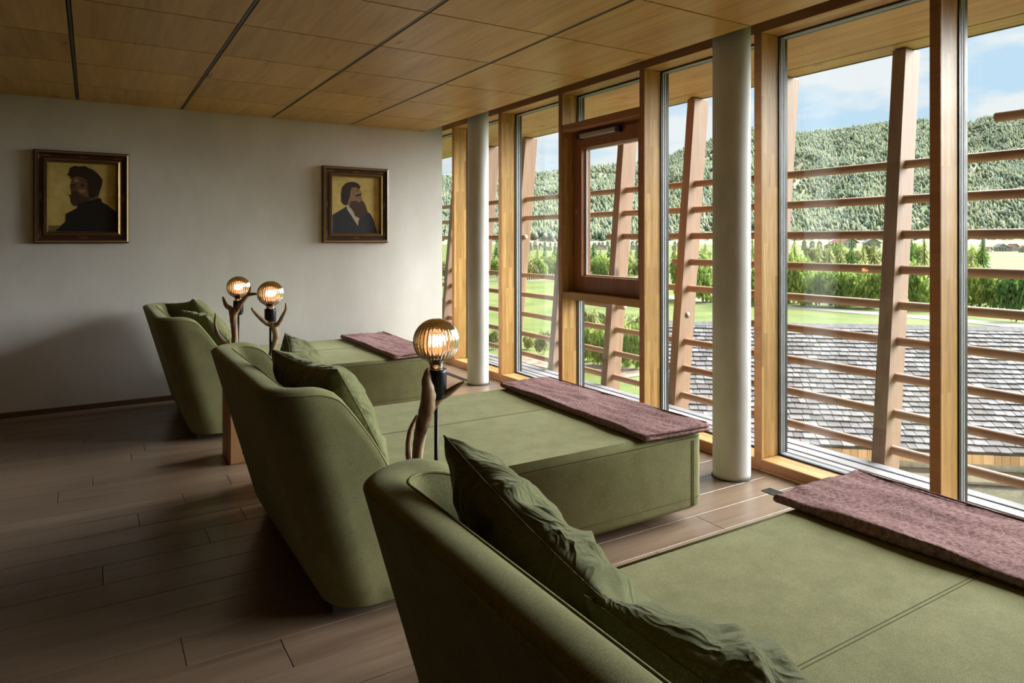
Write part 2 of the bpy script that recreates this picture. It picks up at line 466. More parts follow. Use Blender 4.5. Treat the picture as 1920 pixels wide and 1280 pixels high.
plain('lower_wall', (0.5, 0.48, 0.44), 0.9)

# ================================================================== STRUCTURE
XW = 3.48          # room face of the window wall
YB = 6.68          # face of the end wall
ZC = 2.55          # underside of the timber ceiling
XC = 3.02          # edge of the timber ceiling
XL, YR = -2.7, -3.6

# floor: slab + planks
fl = empty('floor', (0, 0, 0), kind='structure', label='wide greyish oak plank floor of the lounge', cat='floor')
box('subfloor', XL - 0.2, 3.72, YR - 0.2, 8.2, -0.30, -0.012, 'gap_black', fl)
pw = 0.19
plank_cache = {}
row = 0
y = YR
while y < 8.0:
    x = XL - random.uniform(0.2, 1.9)
    while x < XW:
        L = 2.05
        x0, x1 = max(x, XL), min(x + L, XW + 0.005)
        if x1 - x0 > 0.02:
            key = round(x1 - x0, 2)
            hx, hy = (x1 - x0) / 2 - 0.0012, pw / 2 - 0.0010
            o = None
            if key in plank_cache:
                o = plank_cache[key].copy(); COL.objects.link(o)
            else:
                o = box('plank', -hx, hx, -hy, hy, -0.012, 0.0, 'oak_floor', None, bevel=0.0012)
                plank_cache[key] = o
            o.parent = fl; o.location = ((x0 + x1) / 2, y + pw / 2, 0)
        x += L
    y += pw; row += 1

# ceiling: dark void above, panels below
ce = empty('ceiling', (0, 0, 0), kind='structure', label='suspended ceiling of oak veneer panels with dark joints', cat='ceiling')
box('void_board', XL - 0.2, XC - 0.03, YR - 0.2, 8.2, ZC + 0.022, ZC + 0.05, 'gap_black', ce)
xs = [XC, 2.213, 1.453, 0.680, -0.093, -0.860, -1.627, -2.394, XL]
ys = [YR, -3.17, -2.465, -1.76, -1.055, -0.35, 0.355, 1.06, 1.765, 2.47, 3.175, 3.872, 4.573, 5.282, 6.010, YB]
pc = {}
for i in range(len(xs) - 1):
    for j in range(len(ys) - 1):
        gx, gy = 0.012, 0.0055
        x1, x0 = xs[i] - (gx if i else 0), xs[i + 1] + gx
        y0, y1 = ys[j] + gy, ys[j + 1] - gy
        key = (round(x1 - x0, 3), round(y1 - y0, 3))
        hx, hy = (x1 - x0) / 2, (y1 - y0) / 2
        if key in pc:
            o = pc[key].copy(); COL.objects.link(o)
        else:
            o = box('ceiling_panel', -hx, hx, -hy, hy, 0, 0.022, 'ceiling_oak', None, bevel=0.0015); pc[key] = o
        o.parent = ce; o.location = ((x0 + x1) / 2, (y0 + y1) / 2, ZC)
for i in range(1, len(xs) - 1):
    box('joint_track', xs[i] - 0.006, xs[i] + 0.008, YR, YB, ZC + 0.004, ZC + 0.021, 'track_metal', ce)

# walls
box('wall_back', XL - 0.2, 3.224, YB, YB + 0.2, -0.01, 2.80, 'plaster', kind='structure', label='off-white rough plaster end wall with two portraits', cat='wall')
box('wall_left', XL - 0.2, XL, YR - 0.2, YB, -0.01, 2.80, 'low_bounce_brown', kind='structure', label='brown wall on the left out of view, darkened to cut bounce light', cat='wall')
box('wall_rear', XL, 3.72, YR - 0.2, YR, -0.01, 2.80, 'low_bounce_brown', kind='structure', label='brown wall behind the viewer, darkened to cut bounce light', cat='wall')
box('wall_far', 2.0, 3.72, 8.0, 8.2, -0.01, 2.80, 'low_bounce_brown', kind='structure', label='unseen dark wall closing the niche behind the end wall against leaking light', cat='wall')  # unseen wall added to stop light leaking in
box('baseboard_back', XL, 3.224, YB - 0.014, YB, 0.0, 0.045, 'dark_base', bevel=0.003, kind='structure', label='low dark wooden baseboard along the end wall', cat='baseboard')

# concrete columns
def column(x, y, r, label):
    t = empty('concrete_column', (x, y, 0), kind='structure', label=label, cat='column')
    prof = [(r, 0.004 + 0.02 * k) for k in range(1)] + [(r, z) for z in np.linspace(0.03, 2.78, 12)]
    lathe('shaft', prof, (x, y, 0), 'concrete_white', t, seg=48)
    lathe('floor_joint', [(r + 0.006, 0.0), (r + 0.006, 0.005), (r, 0.006)], (x, y, 0), 'plinth_black', t, seg=48)
column(3.243, 2.785, 0.109, 'round pale concrete column beside the large window, nearer one')
column(3.222, 5.875, 0.104, 'round pale concrete column near the end wall, farther one')

# slab above + soffit outside
box('trim_1', XL - 0.2, 4.42, YR - 0.2, 9.5, 2.82, 3.05, 'gap_black', kind='structure', label='dark roof slab above the ceiling void', cat='slab')
sf = empty('trim_2', (0, 0, 0), kind='structure', label='spruce boarded soffit of the roof overhang outside the windows', cat='soffit')
def slab_x(name, xa, za, xb, zb, y0, y1, th, mat, parent):
    V = [(xa, y0, za), (xb, y0, zb), (xb, y1, zb), (xa, y1, za), (xa, y0, za + th), (xb, y0, zb + th), (xb, y1, zb + th), (xa, y1, za + th)]
    return mesh_obj(name, V, BOXF, mat, parent)
def sz(x): return 2.665 - (x - 3.72) * (0.063 / 0.7)
slab_x('soffit_board', 3.715, sz(3.715), 4.258, sz(4.258), YR, 11.0, 0.05, 'soffit_spruce', sf)
slab_x('edge_board', 4.268, sz(4.268), 4.42, sz(4.42), YR, 11.0, 0.05, 'soffit_spruce', sf)
slab_x('groove_backing', 4.25, sz(4.25) + 0.03, 4.28, sz(4.28) + 0.03, YR, 11.0, 0.02, 'gap_black', sf)
box('eave_flashing', 4.42, 4.435, YR, 11.0, 2.598, 2.82, 'track_metal', sf)

# windows: one bay per unit (mullion, sill, head, gaskets, panes)
MY = [1.7253 + 1.0345 * k for k in range(-2, 7)]       # near face of each mullion
MW = 0.051
ZS, ZH = 0.065, 2.664
CASE = 4                                               # bay index with the casement (3.78 .. 4.81)
def wframe(y0, y1, z0, z1, parent, xoff=0.0):
    ring_x('gasket', 3.640 + xoff, 3.656 + xoff, y0, y1, z0, z1, 0.010, 'gasket', parent)
    ring_x('spacer_bar', 3.661 + xoff, 3.668 + xoff, y0, y1, z0, z1, 0.011, 'alu', parent)
    ring_x('gasket', 3.669 + xoff, 3.676 + xoff, y0, y1, z0, z1, 0.010, 'gasket', parent)
    ring_x('spacer_bar', 3.681 + xoff, 3.688 + xoff, y0, y1, z0, z1, 0.011, 'alu', parent)
    ring_x('outer_frame', 3.690 + xoff, 3.716 + xoff, y0, y1, z0, z1, 0.012, 'track_metal', parent)
    box('pane', 3.677 + xoff, 3.6795 + xoff, y0 + 0.004, y1 - 0.004, z0 + 0.004, z1 - 0.004, 'pane_glass', parent)
WL = {0: 'far out of view behind the viewer'}
for k in range(len(MY) - 1):
    ya, yb = MY[k] + MW, MY[k + 1]                      # glass opening between mullions
    n_from_end = len(MY) - 2 - k
    lab = ['floor-to-ceiling window in the niche behind the end wall', 'floor-to-ceiling window nearest the far concrete column',
           'tall fixed window between the far column and the casement', 'tall window bay with the openable brown casement sash',
           'tall fixed window just behind the nearer concrete column', 'wide tall window to the right of the nearer column',
           'window at the right edge with a single free rail end'][n_from_end] if n_from_end < 7 else 'tall window bay behind the viewer, out of the picture'
    W = empty('window_%d' % (k + 1), (0, 0, 0), kind='structure', label=lab, cat='window')
    box('mullion', XW, 3.640, MY[k], MY[k] + MW, 0.066, ZH - 0.001, 'larch_post', W, bevel=0.003)
    box('mullion_face', XW - 0.004, XW, MY[k], MY[k] + MW, 0.0, 2.76, 'sash_brown' if False else 'larch_brown', W, bevel=0.001)
    box('sill', XW, 3.640, MY[k], MY[k + 1], 0.0, ZS, 'larch_rail', W, bevel=0.003)
    box('head', XW, 3.640, MY[k], MY[k + 1], ZH, 2.76, 'larch_rail', W, bevel=0.003)
    box('head_face', XW - 0.004, XW, MY[k] + MW, MY[k + 1], ZH, 2.76, 'larch_brown', W, bevel=0.001)
    box('sill_face', XW - 0.004, XW, MY[k] + MW, MY[k + 1], 0.002, ZS - 0.002, 'larch_brown', W, bevel=0.001)
    box('floor_bead', XW - 0.022, XW - 0.004, MY[k], MY[k + 1], 0.0, 0.014, 'larch_brown', W, bevel=0.004)
    box('outer_mullion', 3.640, 3.716, MY[k] + 0.004, MY[k] + MW - 0.004, 0.02, ZH, 'gasket', W)
    if k != CASE:
        wframe(ya - 0.004, yb + 0.004, ZS, ZH, W)
    else:
        # transom, fixed light above, casement, ledge, fixed light below
        wframe(ya - 0.004, yb + 0.004, 2.392, ZH, W)
        wframe(ya - 0.004, yb + 0.004, ZS, 0.895, W)
        box('transom', XW, 3.716, ya, yb, 2.333, 2.394, 'larch_brown', W, bevel=0.003)
        box('ledge', XW, 3.716, ya, yb, 0.895, 0.955, 'larch_rail', W, bevel=0.003)
        # fixed casement frame lining the opening
        V, Fc = multi_box([(3.60, 3.700, ya, ya + 0.045, 0.955, 2.333), (3.60, 3.700, yb - 0.045, yb, 0.955, 2.333),
                           (3.60, 3.700, ya + 0.045, yb - 0.045, 2.298, 2.333), (3.60, 3.700, ya + 0.045, yb - 0.045, 0.955, 0.99)])
        mesh_obj('casement_frame', V, Fc, 'sash_brown', W)
        s0, s1, t0, t1 = ya + 0.02, yb - 0.02, 0.968, 2.302
        sw = 0.115
        sash = empty('sash', (0, 0, 0)); sash.parent = W
        mesh = multi_box([(3.585, 3.655, s0, s0 + sw, t0, t1), (3.585, 3.655, s1 - sw, s1, t0, t1),
                          (3.585, 3.655, s0 + sw, s1 - sw, t1 - sw, t1), (3.585, 3.655, s0 + sw, s1 - sw, t0, t0 + sw + 0.01)])
        mesh_obj('sash_frame', mesh[0], mesh[1], 'sash_brown', sash)
        g0, g1, h0, h1 = s0 + sw, s1 - sw, t0 + sw + 0.01, t1 - sw
        ring_x('glazing_bead', 3.655, 3.672, g0 - 0.01, g1 + 0.01, h0 - 0.01, h1 + 0.01, 0.022, 'larch_brown', sash)
        ring_x('spacer_bar', 3.630, 3.637, g0, g1, h0, h1, 0.012, 'alu', sash)
        ring_x('spacer_bar', 3.642, 3.648, g0, g1, h0, h1, 0.012, 'alu', sash)
        ring_x('gasket', 3.637, 3.642, g0, g1, h0, h1, 0.010, 'gasket', sash)
        box('pane', 3.638, 3.641, g0 + 0.003, g1 - 0.003, h0 + 0.003, h1 - 0.003, 'pane_glass', sash)
        # chain opener along the top, and small strike plate
        op = box('opener_housing', 3.535, 3.585, 4.20, 4.66, 2.262, 2.300, 'steel_grey', W, bevel=0.004)
        box('opener_end_cap', 3.538, 3.585, 4.155, 4.20, 2.258, 2.303, 'gasket', op, bevel=0.003)
        box('opener_end_cap', 3.538, 3.585, 4.66, 4.715, 2.258, 2.297, 'gasket', op, bevel=0.003)
        box('latch_plate', 3.581, 3.5855, s1 - 0.055, s1 - 0.035, 1.62, 1.665, 'steel_grey', W, bevel=0.001)

box('wall_bounce_block', XW, 3.72, YR, MY[0], -0.01, 2.80, 'low_bounce_brown', kind='structure', label='unseen dark wall added beside the windows to cut bounce light behind the viewer', cat='wall')  # unseen wall added instead of more windows, reduces bounced daylight
# ledge boards outside
lg = empty('window_ledge', (0, 0, 0), kind='structure', label='grey ledge of three long boards outside the windows', cat='ledge')
box('ledge_base', 3.716, 4.05, YR, 10.0, -0.30, 0.018, 'dark_base', lg)
for a, b in ((3.722, 3.848), (3.866, 3.958), (3.976, 4.062)):
    box('ledge_board', a, b, YR, 10.0, 0.018, 0.05, 'ledge_grey', lg, bevel=0.004)
box('wall_lower', 3.2, 3.95, YR - 0.2, 10.0, -3.6, -0.30, 'lower_wall', kind='structure', label='plain wall of the storey below', cat='wall')

# floor vents
def vent(x0, x1, y0, y1, label, n):
    t = empty('floor_vent', ((x0 + x1) / 2, (y0 + y1) / 2, 0), label=label, cat='vent')
    box('vent_tray', x0, x1, y0, y1, 0.0, 0.0012, 'gap_black', t)
    V, Fc = multi_box([(x0 - .004, x0, y0 - .004, y1 + .004, 0, .004), (x1, x1 + .004, y0 - .004, y1 + .004, 0, .004), (x0, x1, y0 - .004, y0, 0, .004), (x0, x1, y1, y1 + .004, 0, .004)])
    mesh_obj('vent_frame', V, Fc, 'track_metal', t)
    for i in range(n):
        xx = x0 + (x1 - x0) * (i + 0.5) / n
        box('vent_slat', xx - 0.002, xx + 0.002, y0, y1, 0.0012, 0.003, 'track_metal', t)
vent(3.198, 3.262, 1.95, 2.53, 'dark slotted floor vent beside the towel of the front daybed', 5)
vent(3.165, 3.215, 6.03, 6.52, 'dark slotted floor vent beside the far column', 4)

# ================================================================== DAYBEDS
HW = 0.69
Z_BED = 0.452
def xb(z): return 0.745 - 0.285 * z          # outer back, leaning
def u_path(z, off, nb=14, na=10, nw=16, xf=1.0, R=0.17):
    """plan path of the shell at height z, `off` inside of the outer face; list of (x,y,xtop-ish)"""
    xk = xb(z) + off; hw = HW - off; r = max(R - off, 0.03)
    P = []
    for i in range(nw): P.append((xf + (xk + r - xf) * i / nw, -hw))
    for i in range(na):
        a = -math.pi / 2 - (math.pi / 2) * i / na
        P.append((xk + r + r * math.cos(a), -hw + r + r * math.sin(a)))
    for i in range(nb): P.append((xk, -hw + r + (2 * hw - 2 * r) * i / nb))
    for i in range(na):
        a = math.pi - (math.pi / 2) * i / na
        P.append((xk + r + r * math.cos(a), hw - r + r * math.sin(a)))
    for i in range(nw + 1): P.append((xk + r + (xf - xk - r) * i / nw, hw))
    return P
H_TOP = 0.872
def top_h(x):
    # height of the rim by distance forward; level at the back, sweeping down along the wings
    if x < 0.66: return H_TOP
    if x < 0.76:
        t = (x - 0.66) / 0.10; return H_TOP - 0.035 * t * t
    return max(H_TOP - 0.035 - (x - 0.76) / 0.64, Z_BED - 0.02)
def make_daybed(loc, label):
    t = empty('daybed', loc, label=label, cat='daybed', group='green daybeds in a row')
    ox, oy = loc[0], loc[1]
    TH = 0.105; r = TH / 2
    npt = len(u_path(0, 0))
    top = u_path(H_TOP, 0)
    Hs = [top_h(p[0]) for p in top]
    # section: outer face up, rounded rim, inner face down
    sect = []
    for k in range(13): sect.append(('o', k / 12.0))
    for k in range(1, 10): sect.append(('r', k / 10.0))
    for k in range(8): sect.append(('i', 1 - k / 7.0))
    grid = []
    cache = {}
    def pt(s, z, off):
        key = (round(z, 4), round(off, 4))
        if key not in cache: cache[key] = u_path(z, off)
        return cache[key][s]
    for s in range(npt):
        H = Hs[s]; col = []
        for kind, q in sect:
            if kind == 'o':
                z = 0.045 + (H - 0.028 - 0.045) * q; off = 0.0
                if q == 0: off = 0.015
            elif kind == 'r':
                a = math.pi * q; z = H - 0.028 + 0.028 * math.sin(a); off = r - r * math.cos(a)
            else:
                z = 0.36 + (H - 0.028 - 0.36) * q; off = TH
            x, yv = pt(s, z, off)
            col.append((ox + x, oy + yv, z))
        grid.append(col)
    m = len(sect)
    V = [p for c in grid for p in c]; Fc = []
    for s in range(npt - 1):
        for k in range(m - 1):
            Fc.append((s * m + k, (s + 1) * m + k, (s + 1) * m + k + 1, s * m + k + 1))
    Fc.append(tuple(range(m))[::-1]); Fc.append(tuple((npt - 1) * m + k for k in range(m)))
    br = mesh_obj('backrest', V, Fc, 'green_velvet', t, True)
    # piping along both rim edges
    for off, nm in ((0.004, 'piping'), (TH - 0.004, 'piping')):
        pts = []
        for s in range(npt):
            z = Hs[s] - (0.020 if off < 0.05 else 0.016)
            x, yv = pt(s, z, off)
            nx = -0.004 if off < 0.05 else 0.004
            pts.append((ox + x, oy + yv, z))
        tube(nm, pts, 0.0042, 'green_velvet', br, seg=6)
    # mattress block
    bm = bmesh.new()
    x0, x1 = 0.96, 2.625
    z0, z1 = 0.065, Z_BED
    pts2 = []
    def corner(cx, cy, rr, a0, a1, n=6):
        for i in range(n + 1):
            a = a0 + (a1 - a0) * i / n; pts2.append((cx + rr * math.cos(a), cy + rr * math.sin(a)))
    R = 0.06
    corner(x1 - R, -HW + R, R, -math.pi / 2, 0); corner(x1 - R, HW - R, R, 0, math.pi / 2)
    pts2.append((x0, HW)); pts2.append((x0, -HW))
    def inset(d):
        out = []
        cx, cy = 1.6, 0
        for (x, yv) in pts2:
            sx = x - d if x > 1.6 else x
            syv = yv - d if yv > 0 else yv + d
            out.append((sx, syv))
        return out
    levels = [(z0, 0.02), (z0 + 0.015, 0.004), (z0 + 0.03, 0.0), (z1 - 0.10, 0.0), (z1 - 0.045, 0.0)]
    for k in range(1, 7):
        a = math.pi / 2 * k / 6; levels.append((z1 - 0.045 + 0.04 * math.sin(a), 0.045 * (1 - math.cos(a))))
    V, Fc = [], []
    n2 = len(pts2)
    for z, d in levels:
        for (x, yv) in inset(d): V.append((ox + x, oy + yv, z))
    for L in range(len(levels) - 1):
        for k in range(n2):
            k2 = (k + 1) % n2
            Fc.append((L * n2 + k, L * n2 + k2, (L + 1) * n2 + k2, (L + 1) * n2 + k))
    Fc.append(tuple(reversed(range(n2)))); 
    base = (len(levels) - 1) * n2
    Fc.append(tuple(base + k for k in range(n2)))
    ma = mesh_obj('mattress', V, Fc, 'green_velvet', t, True)
    ma.data.polygons[len(Fc) - 1].use_smooth = False
    bm.free()
    # seams: centre seam pair, rim stitch, lower band, corner seams
    ys_ = 0.075
    def crown(x, yv):
        return z1 - 0.0052
    for dy in (0.0, 0.011):
        tube('seam', [(ox + x, oy + ys_ + dy, crown(x, ys_)) for x in np.linspace(1.0, 2.58, 16)], 0.0016, 'seam_green', ma, seg=5)
    for dz in (z1 - 0.030, z0 + 0.058):
        P = [(ox + x, oy + yv, dz) for (x, yv) in inset(-0.0005 if dz < 0.3 else 0.002)[:14]]
        P = [(ox + 1.0, oy - HW, dz)] + P + [(ox + 1.0, oy + HW, dz)]
        tube('seam', P, 0.0018, 'seam_green', ma, seg=5)
    for sgn in (-1, 1):
        for dx in (0.078, 0.090):
            tube('seam', [(ox + x1 - dx, oy + sgn * (HW + 0.0003), z) for z in np.linspace(z0 + 0.02, z1 - 0.045, 6)], 0.0020, 'seam_green', ma, seg=5)
    box('seat_pad', ox + 0.66, ox + 1.02, oy - HW + 0.09, oy + HW - 0.09, 0.30, Z_BED - 0.004, 'green_velvet', t, bevel=0.01)
    box('plinth', ox + 0.80, ox + x1 - 0.30, oy - HW + 0.22, oy + HW - 0.22, 0.0, z0 + 0.002, 'plinth_black', t)
    # shell base
    box('plinth', ox + 0.775, ox + 0.80, oy - HW + 0.12, oy + HW - 0.12, 0.0, 0.05, 'plinth_black', t)
    return t
L1 = (0.0, 0.885, 0.0); L2 = (0.0, 3.115, 0.0); L3 = (-0.14, 5.845, 0.0)
d2 = make_daybed(L2, 'green velvet daybed with curved leaning back, middle of the three')
d1 = copy_tree(d2, L1); d1['label'] = 'green velvet daybed with curved back in the foreground'
d3 = copy_tree(d2, L3); d3['label'] = 'green velvet daybed beside the plaster end wall'

# ------------------------------------------------------------------ cushions
def pillow(FT, NT, FB, label, seed, T=0.14, n=64):
    FT, NT, FB = Vector(FT), Vector(NT), Vector(FB)
    a = NT - FT; b = FB - FT
    c = FT + a * 0.5 + b * 0.5
    ea = a.normalized(); eb = (b - ea * b.dot(ea)).normalized()
    nn = ea.cross(eb).normalized()
    if nn.x < 0: nn = -nn
    hl, hb = a.length / 2, b.length / 2
    t = empty('cushion', c, label=label, cat='cushion', group='green velvet cushions on the daybeds')
    V, Fc = [], []
    def shape(p, q, side):
        # outline pulled in between the corners
        pin = 0.035
        pp = p * math.sqrt(1 - 0.16 * q * q) * (1 - pin * (1 - q * q) * p * p)
        qq = q * math.sqrt(1 - 0.16 * p * p) * (1 - pin * (1 - p * p) * q * q)
        e = max(0.0, (1 - abs(p) ** 3.4)) * max(0.0, (1 - abs(q) ** 3.4))
        h = T * e ** 0.5 * (0.82 + 0.18 * (1 - p * p) * (1 - q * q))
        # wrinkles: gathered along the edges, broad dents within
        edge = 1 - min(1 - abs(p), 1 - abs(q))
        s = Vector((p * 2.1 + seed * 3.7, q * 2.1 + seed * 1.3, seed * 2.9 + side))
        dent = mnoise.noise(s * 0.9) * 0.030
        # long folds running in from the edges, fading towards the middle
        ra = mnoise.noise(Vector((q * 4.2 + seed * 5, p * 0.9, seed + side))) * abs(p) ** 1.5
        rb_ = mnoise.noise(Vector((p * 4.2 + seed * 7, q * 0.9, seed * 2 + side))) * abs(q) ** 1.5
        rip = (0.3 * (0.5 - abs(ra) * 2.4) * abs(p) ** 1.5 + (0.5 - abs(rb_) * 2.4) * abs(q) ** 1.5) * 0.032 * min(1, (1 - edge) * 4)
        di = mnoise.noise(Vector(((p + 0.6 * q) * 3.2 + seed, (0.6 * p - q) * 0.9, seed * 2)))
        di = (0.5 - abs(di) * 2.6) * 0.018 * (e ** 0.6)
        fine = mnoise.noise(Vector((p * 11 + seed, q * 4, seed))) * 0.006 * edge ** 2 * min(1, (1 - edge) * 4)
        rip += fine
        sag = -0.05 * (1 - p * p) * max(0, -q) ** 1.5
        h2 = h + (dent * e + rip + di) * (1 if side > 0 else 0.7)
        return c + ea * (pp * hl) + eb * (qq * hb - sag) + nn * (side * max(h2, -0.01))
    idx = {}
    for side in (1, -1):
        for i in range(n + 1):
            for j in range(n + 1):
                p = math.sin((i / n * 2 - 1) * math.pi / 2); q = math.sin((j / n * 2 - 1) * math.pi / 2)
                border = i in (0, n) or j in (0, n)
                if border and side < 0:
                    idx[(side, i, j)] = idx[(1, i, j)]; continue
                pt = shape(p, q, side)
                if border: pt = shape(p, q, 1)
                idx[(side, i, j)] = len(V); V.append(pt)
        for i in range(n):
            for j in range(n):
                f = (idx[(side, i, j)], idx[(side, i + 1, j)], idx[(side, i + 1, j + 1)], idx[(side, i, j + 1)])
                Fc.append(f if side > 0 else f[::-1])
    mesh_obj('cover', V, Fc, 'pillow_velvet', t, True)
    # seam piping along the border
    B = [V[idx[(1, i, 0)]] for i in range(0, n + 1)] + [V[idx[(1, n, j)]] for j in range(1, n + 1)] + \
        [V[idx[(1, i, n)]] for i in range(n - 1, -1, -1)] + [V[idx[(1, 0, j)]] for j in range(n - 1, 0, -1)]
    B.append(B[0])
    tube('edge_seam', B, 0.0022, 'pillow_velvet', t, seg=5)
    return t
pillow((0.665, 1.475, 0.995), (0.655, 0.85, 0.875), (0.985, 1.43, 0.49), 'plump green cushion on the front daybed, the one farther from the viewer', 1.0, 0.10)
pillow((0.635, 0.895, 0.865), (0.655, 0.26, 0.86), (0.985, 0.86, 0.50), 'green cushion at the bottom edge of the picture on the front daybed', 2.0, 0.095)
pillow((0.835, 3.585, 0.945), (0.705, 3.0, 0.91), (1.08, 3.61, 0.49), 'green cushion on the middle daybed, the one nearer the end wall', 3.0, 0.10)
pillow((0.645, 3.14, 0.945), (0.77, 2.535, 0.935), (0.905, 3.11, 0.49), 'green cushion on the middle daybed against its near wing', 4.0, 0.10)
pillow((0.495, 6.385, 0.885), (0.67, 5.90, 0.955), (0.86, 6.41, 0.485), 'green cushion on the farthest daybed, the one nearer the end wall', 5.0, 0.09)
pillow((0.565, 5.90, 0.875), (0.695, 5.42, 0.86), (0.90, 5.91, 0.49), 'green cushion on the farthest daybed behind the antler lamp', 6.0, 0.09)

# ------------------------------------------------------------------ folded towels
def towel(c00, c10, c11, c01, label, seed):
    """corners on the daybed: c00 far/room side, c10 far/window side, c11 near/window side, c01 near/room side"""
    c00, c10, c11, c01 = [Vector(c) for c in (c00, c10, c11, c01)]
    ctr = (c00 + c10 + c11 + c01) / 4
    t = empty('folded_towel', ctr, label=label, cat='towel', group='brown towels folded across the daybed ends')
    # closed section of a sheet folded on the room side: (fraction across, height)
    th = 0.011
    sec = []
    for k in range(25): sec.append((0.03 + 0.97 * (1 - k / 24), 0.0))
    for k in range(1, 8):
        a = math.pi * k / 8; sec.append((0.03 - 0.03 * math.sin(a), 0.018 - 0.018 * math.cos(a)))
    for k in range(25): sec.append((0.03 + 0.95 * k / 24, 0.036))
    for k in range(1, 4): sec.append((0.985, 0.036 - 0.016 * k / 4))
    for k in range(16): sec.append((0.975 - 0.85 * k / 15, 0.0195))
    for k in range(16): sec.append((0.125 + 0.86 * k / 15, 0.0165))
    for k in range(1, 3): sec.append((1.0, 0.0165 - 0.012 * k / 3))
    M = 90; V, Fc = [], []
    for i in range(M + 1):
        s = i / M
        A = c00.lerp(c01, s); B = c10.lerp(c11, s)
        for (f, h) in sec:
            p = A.lerp(B, f)
            q = Vector((p.x * 3.1 + seed, p.y * 2.0, seed))
            up = h
            if h > 0.012:
                up += 0.010 * mnoise.noise(q * 2.2) * (h / 0.036) + 0.006 * mnoise.noise(Vector((p.x * 26, p.y * 9, seed)))
            wav = 0.012 * mnoise.noise(Vector((p.y * 3.0 + seed * 2, h * 30, seed))) * (1 if f < 0.2 or f > 0.8 else 0.3)
            endw = 0.010 * mnoise.noise(Vector((p.x * 6, h * 40, seed * 3 + s))) if s in (0.0, 1.0) else 0
            V.append((p.x + wav, p.y + endw, p.z + up))
    m = len(sec)
    for i in range(M):
        for k in range(m):
            k2 = (k + 1) % m
            Fc.append((i * m + k, (i + 1) * m + k, (i + 1) * m + k2, i * m + k2))
    # ends: strips bridging each layer
    for i in (0, M):
        o = i * m
        f = [o + k for k in range(m)]
        Fc.append(tuple(f) if i == 0 else tuple(reversed(f)))
    mesh_obj('cloth', V, Fc, 'towel_brown', t, True)
    # hemmed border along the open edge
    hem = [c10.lerp(c11, s) + Vector((-0.012, 0, 0.038 + 0.002 * mnoise.noise(Vector((s * 20, seed, 0))))) for s in np.linspace(0.01, 0.99, 40)]
    tube('hem', hem, 0.004, 'towel_brown', t, seg=6)
zt = Z_BED - 0.003
towel((2.10, 1.615, zt), (2.60, 1.605, zt), (2.60, 0.23, zt), (2.20, 0.21, zt), 'brown terry towel folded across the foot of the front daybed', 1.3)
towel((2.25, 3.81, zt), (2.62, 3.78, zt), (2.64, 2.40, zt), (2.22, 2.42, zt), 'brown terry towel folded across the foot of the middle daybed', 2.6)
towel((2.06, 6.52, zt), (2.50, 6.52, zt), (2.44, 5.17, zt), (2.05, 5.14, zt), 'brown terry towel folded across the foot of the farthest daybed', 3.9)

# ------------------------------------------------------------------ wooden block stools
def stool(x0, y0, s, h, label):
    t = empty('block_stool', (x0 + s / 2, y0 + s / 2, 0), label=label, cat='stool', group='solid oak block stools')
    b = box('block', x0, x0 + s, y0, y0 + s, 0.0, h, 'stool_oak', t, bevel=0.008, seg=2)
    tube('crack', [(x0 + s * 0.6 + 0.004 * math.sin(k * 2.1), y0 - 0.0005, 0.05 + 0.045 * k) for k in range(8)], 0.0012, 'gap_black', t, seg=4)
    return t
stool(0.735, 4.545, 0.28, 0.46, 'square oak block stool visible between the two rear daybeds')
stool(0.86, 3.88, 0.28, 0.46, 'oak block stool hidden behind the middle daybed, under the lamp')
stool(0.93, 1.72, 0.28, 0.46, 'oak block stool between the front and middle daybeds')

# ------------------------------------------------------------------ antler lamps
def bulb(center, R, t):
    cx, cy, cz = center
    nrib = 32
    seg = nrib * 6
    prof = []
    for k in range(2, 33):
        a = math.pi * k / 36.0                    # from the top down
        prof.append((R * math.sin(a), R * math.cos(a)))
    prof = prof[:-2]
    neck = [(R * 0.34, -R * 0.99), (R * 0.30, -R * 1.10), (R * 0.285, -R * 1.28)]
    prof += neck
    def rib(a, r, z):
        if z < -0.97 * R: return 1.0
        fall = min(1.0, (1 - abs(z / R) ** 4))
        return 1.0 + 0.055 * fall * (abs(math.cos(a * nrib / 2)) - 0.6)
    g = lathe('bulb', prof, (cx, cy, cz), 'bulb_glass', t, seg=seg, rib=rib)
    lathe('inner_wall', [(max(rr - 0.004, 0.001), zz * 0.95) for rr, zz in prof[::-1]], (cx, cy, cz), 'bulb_glass', g, seg=64)
    # glass stem and glowing filaments
    lathe('filament_stem', [(0.008, -R * 1.1), (0.006, -R * 0.55), (0.0025, -R * 0.3), (0.002, R * 0.45)], (cx, cy, cz), 'brass', g, seg=10)
    for k in range(10):
        a = 2 * math.pi * k / 10 + 0.3
        P = [(cx + rr * math.cos(a), cy + rr * math.sin(a), cz + z) for rr, z in ((R * 0.10, -R * 0.60), (R * 0.40, -R * 0.38), (R * 0.34, R * 0.38), (R * 0.03, R * 0.5))]
        tube('filament', P, 0.0022, 'filament', g, seg=6)
    ld = bpy.data.lights.new('bulb_light', 'POINT'); ld.energy = 1.6; ld.color = (1.0, 0.62, 0.34); ld.shadow_soft_size = 0.02
    lo = bpy.data.objects.new('bulb_light', ld); link(lo); lo.parent = g
    lo.location = Vector(center) - ORG[t.name]
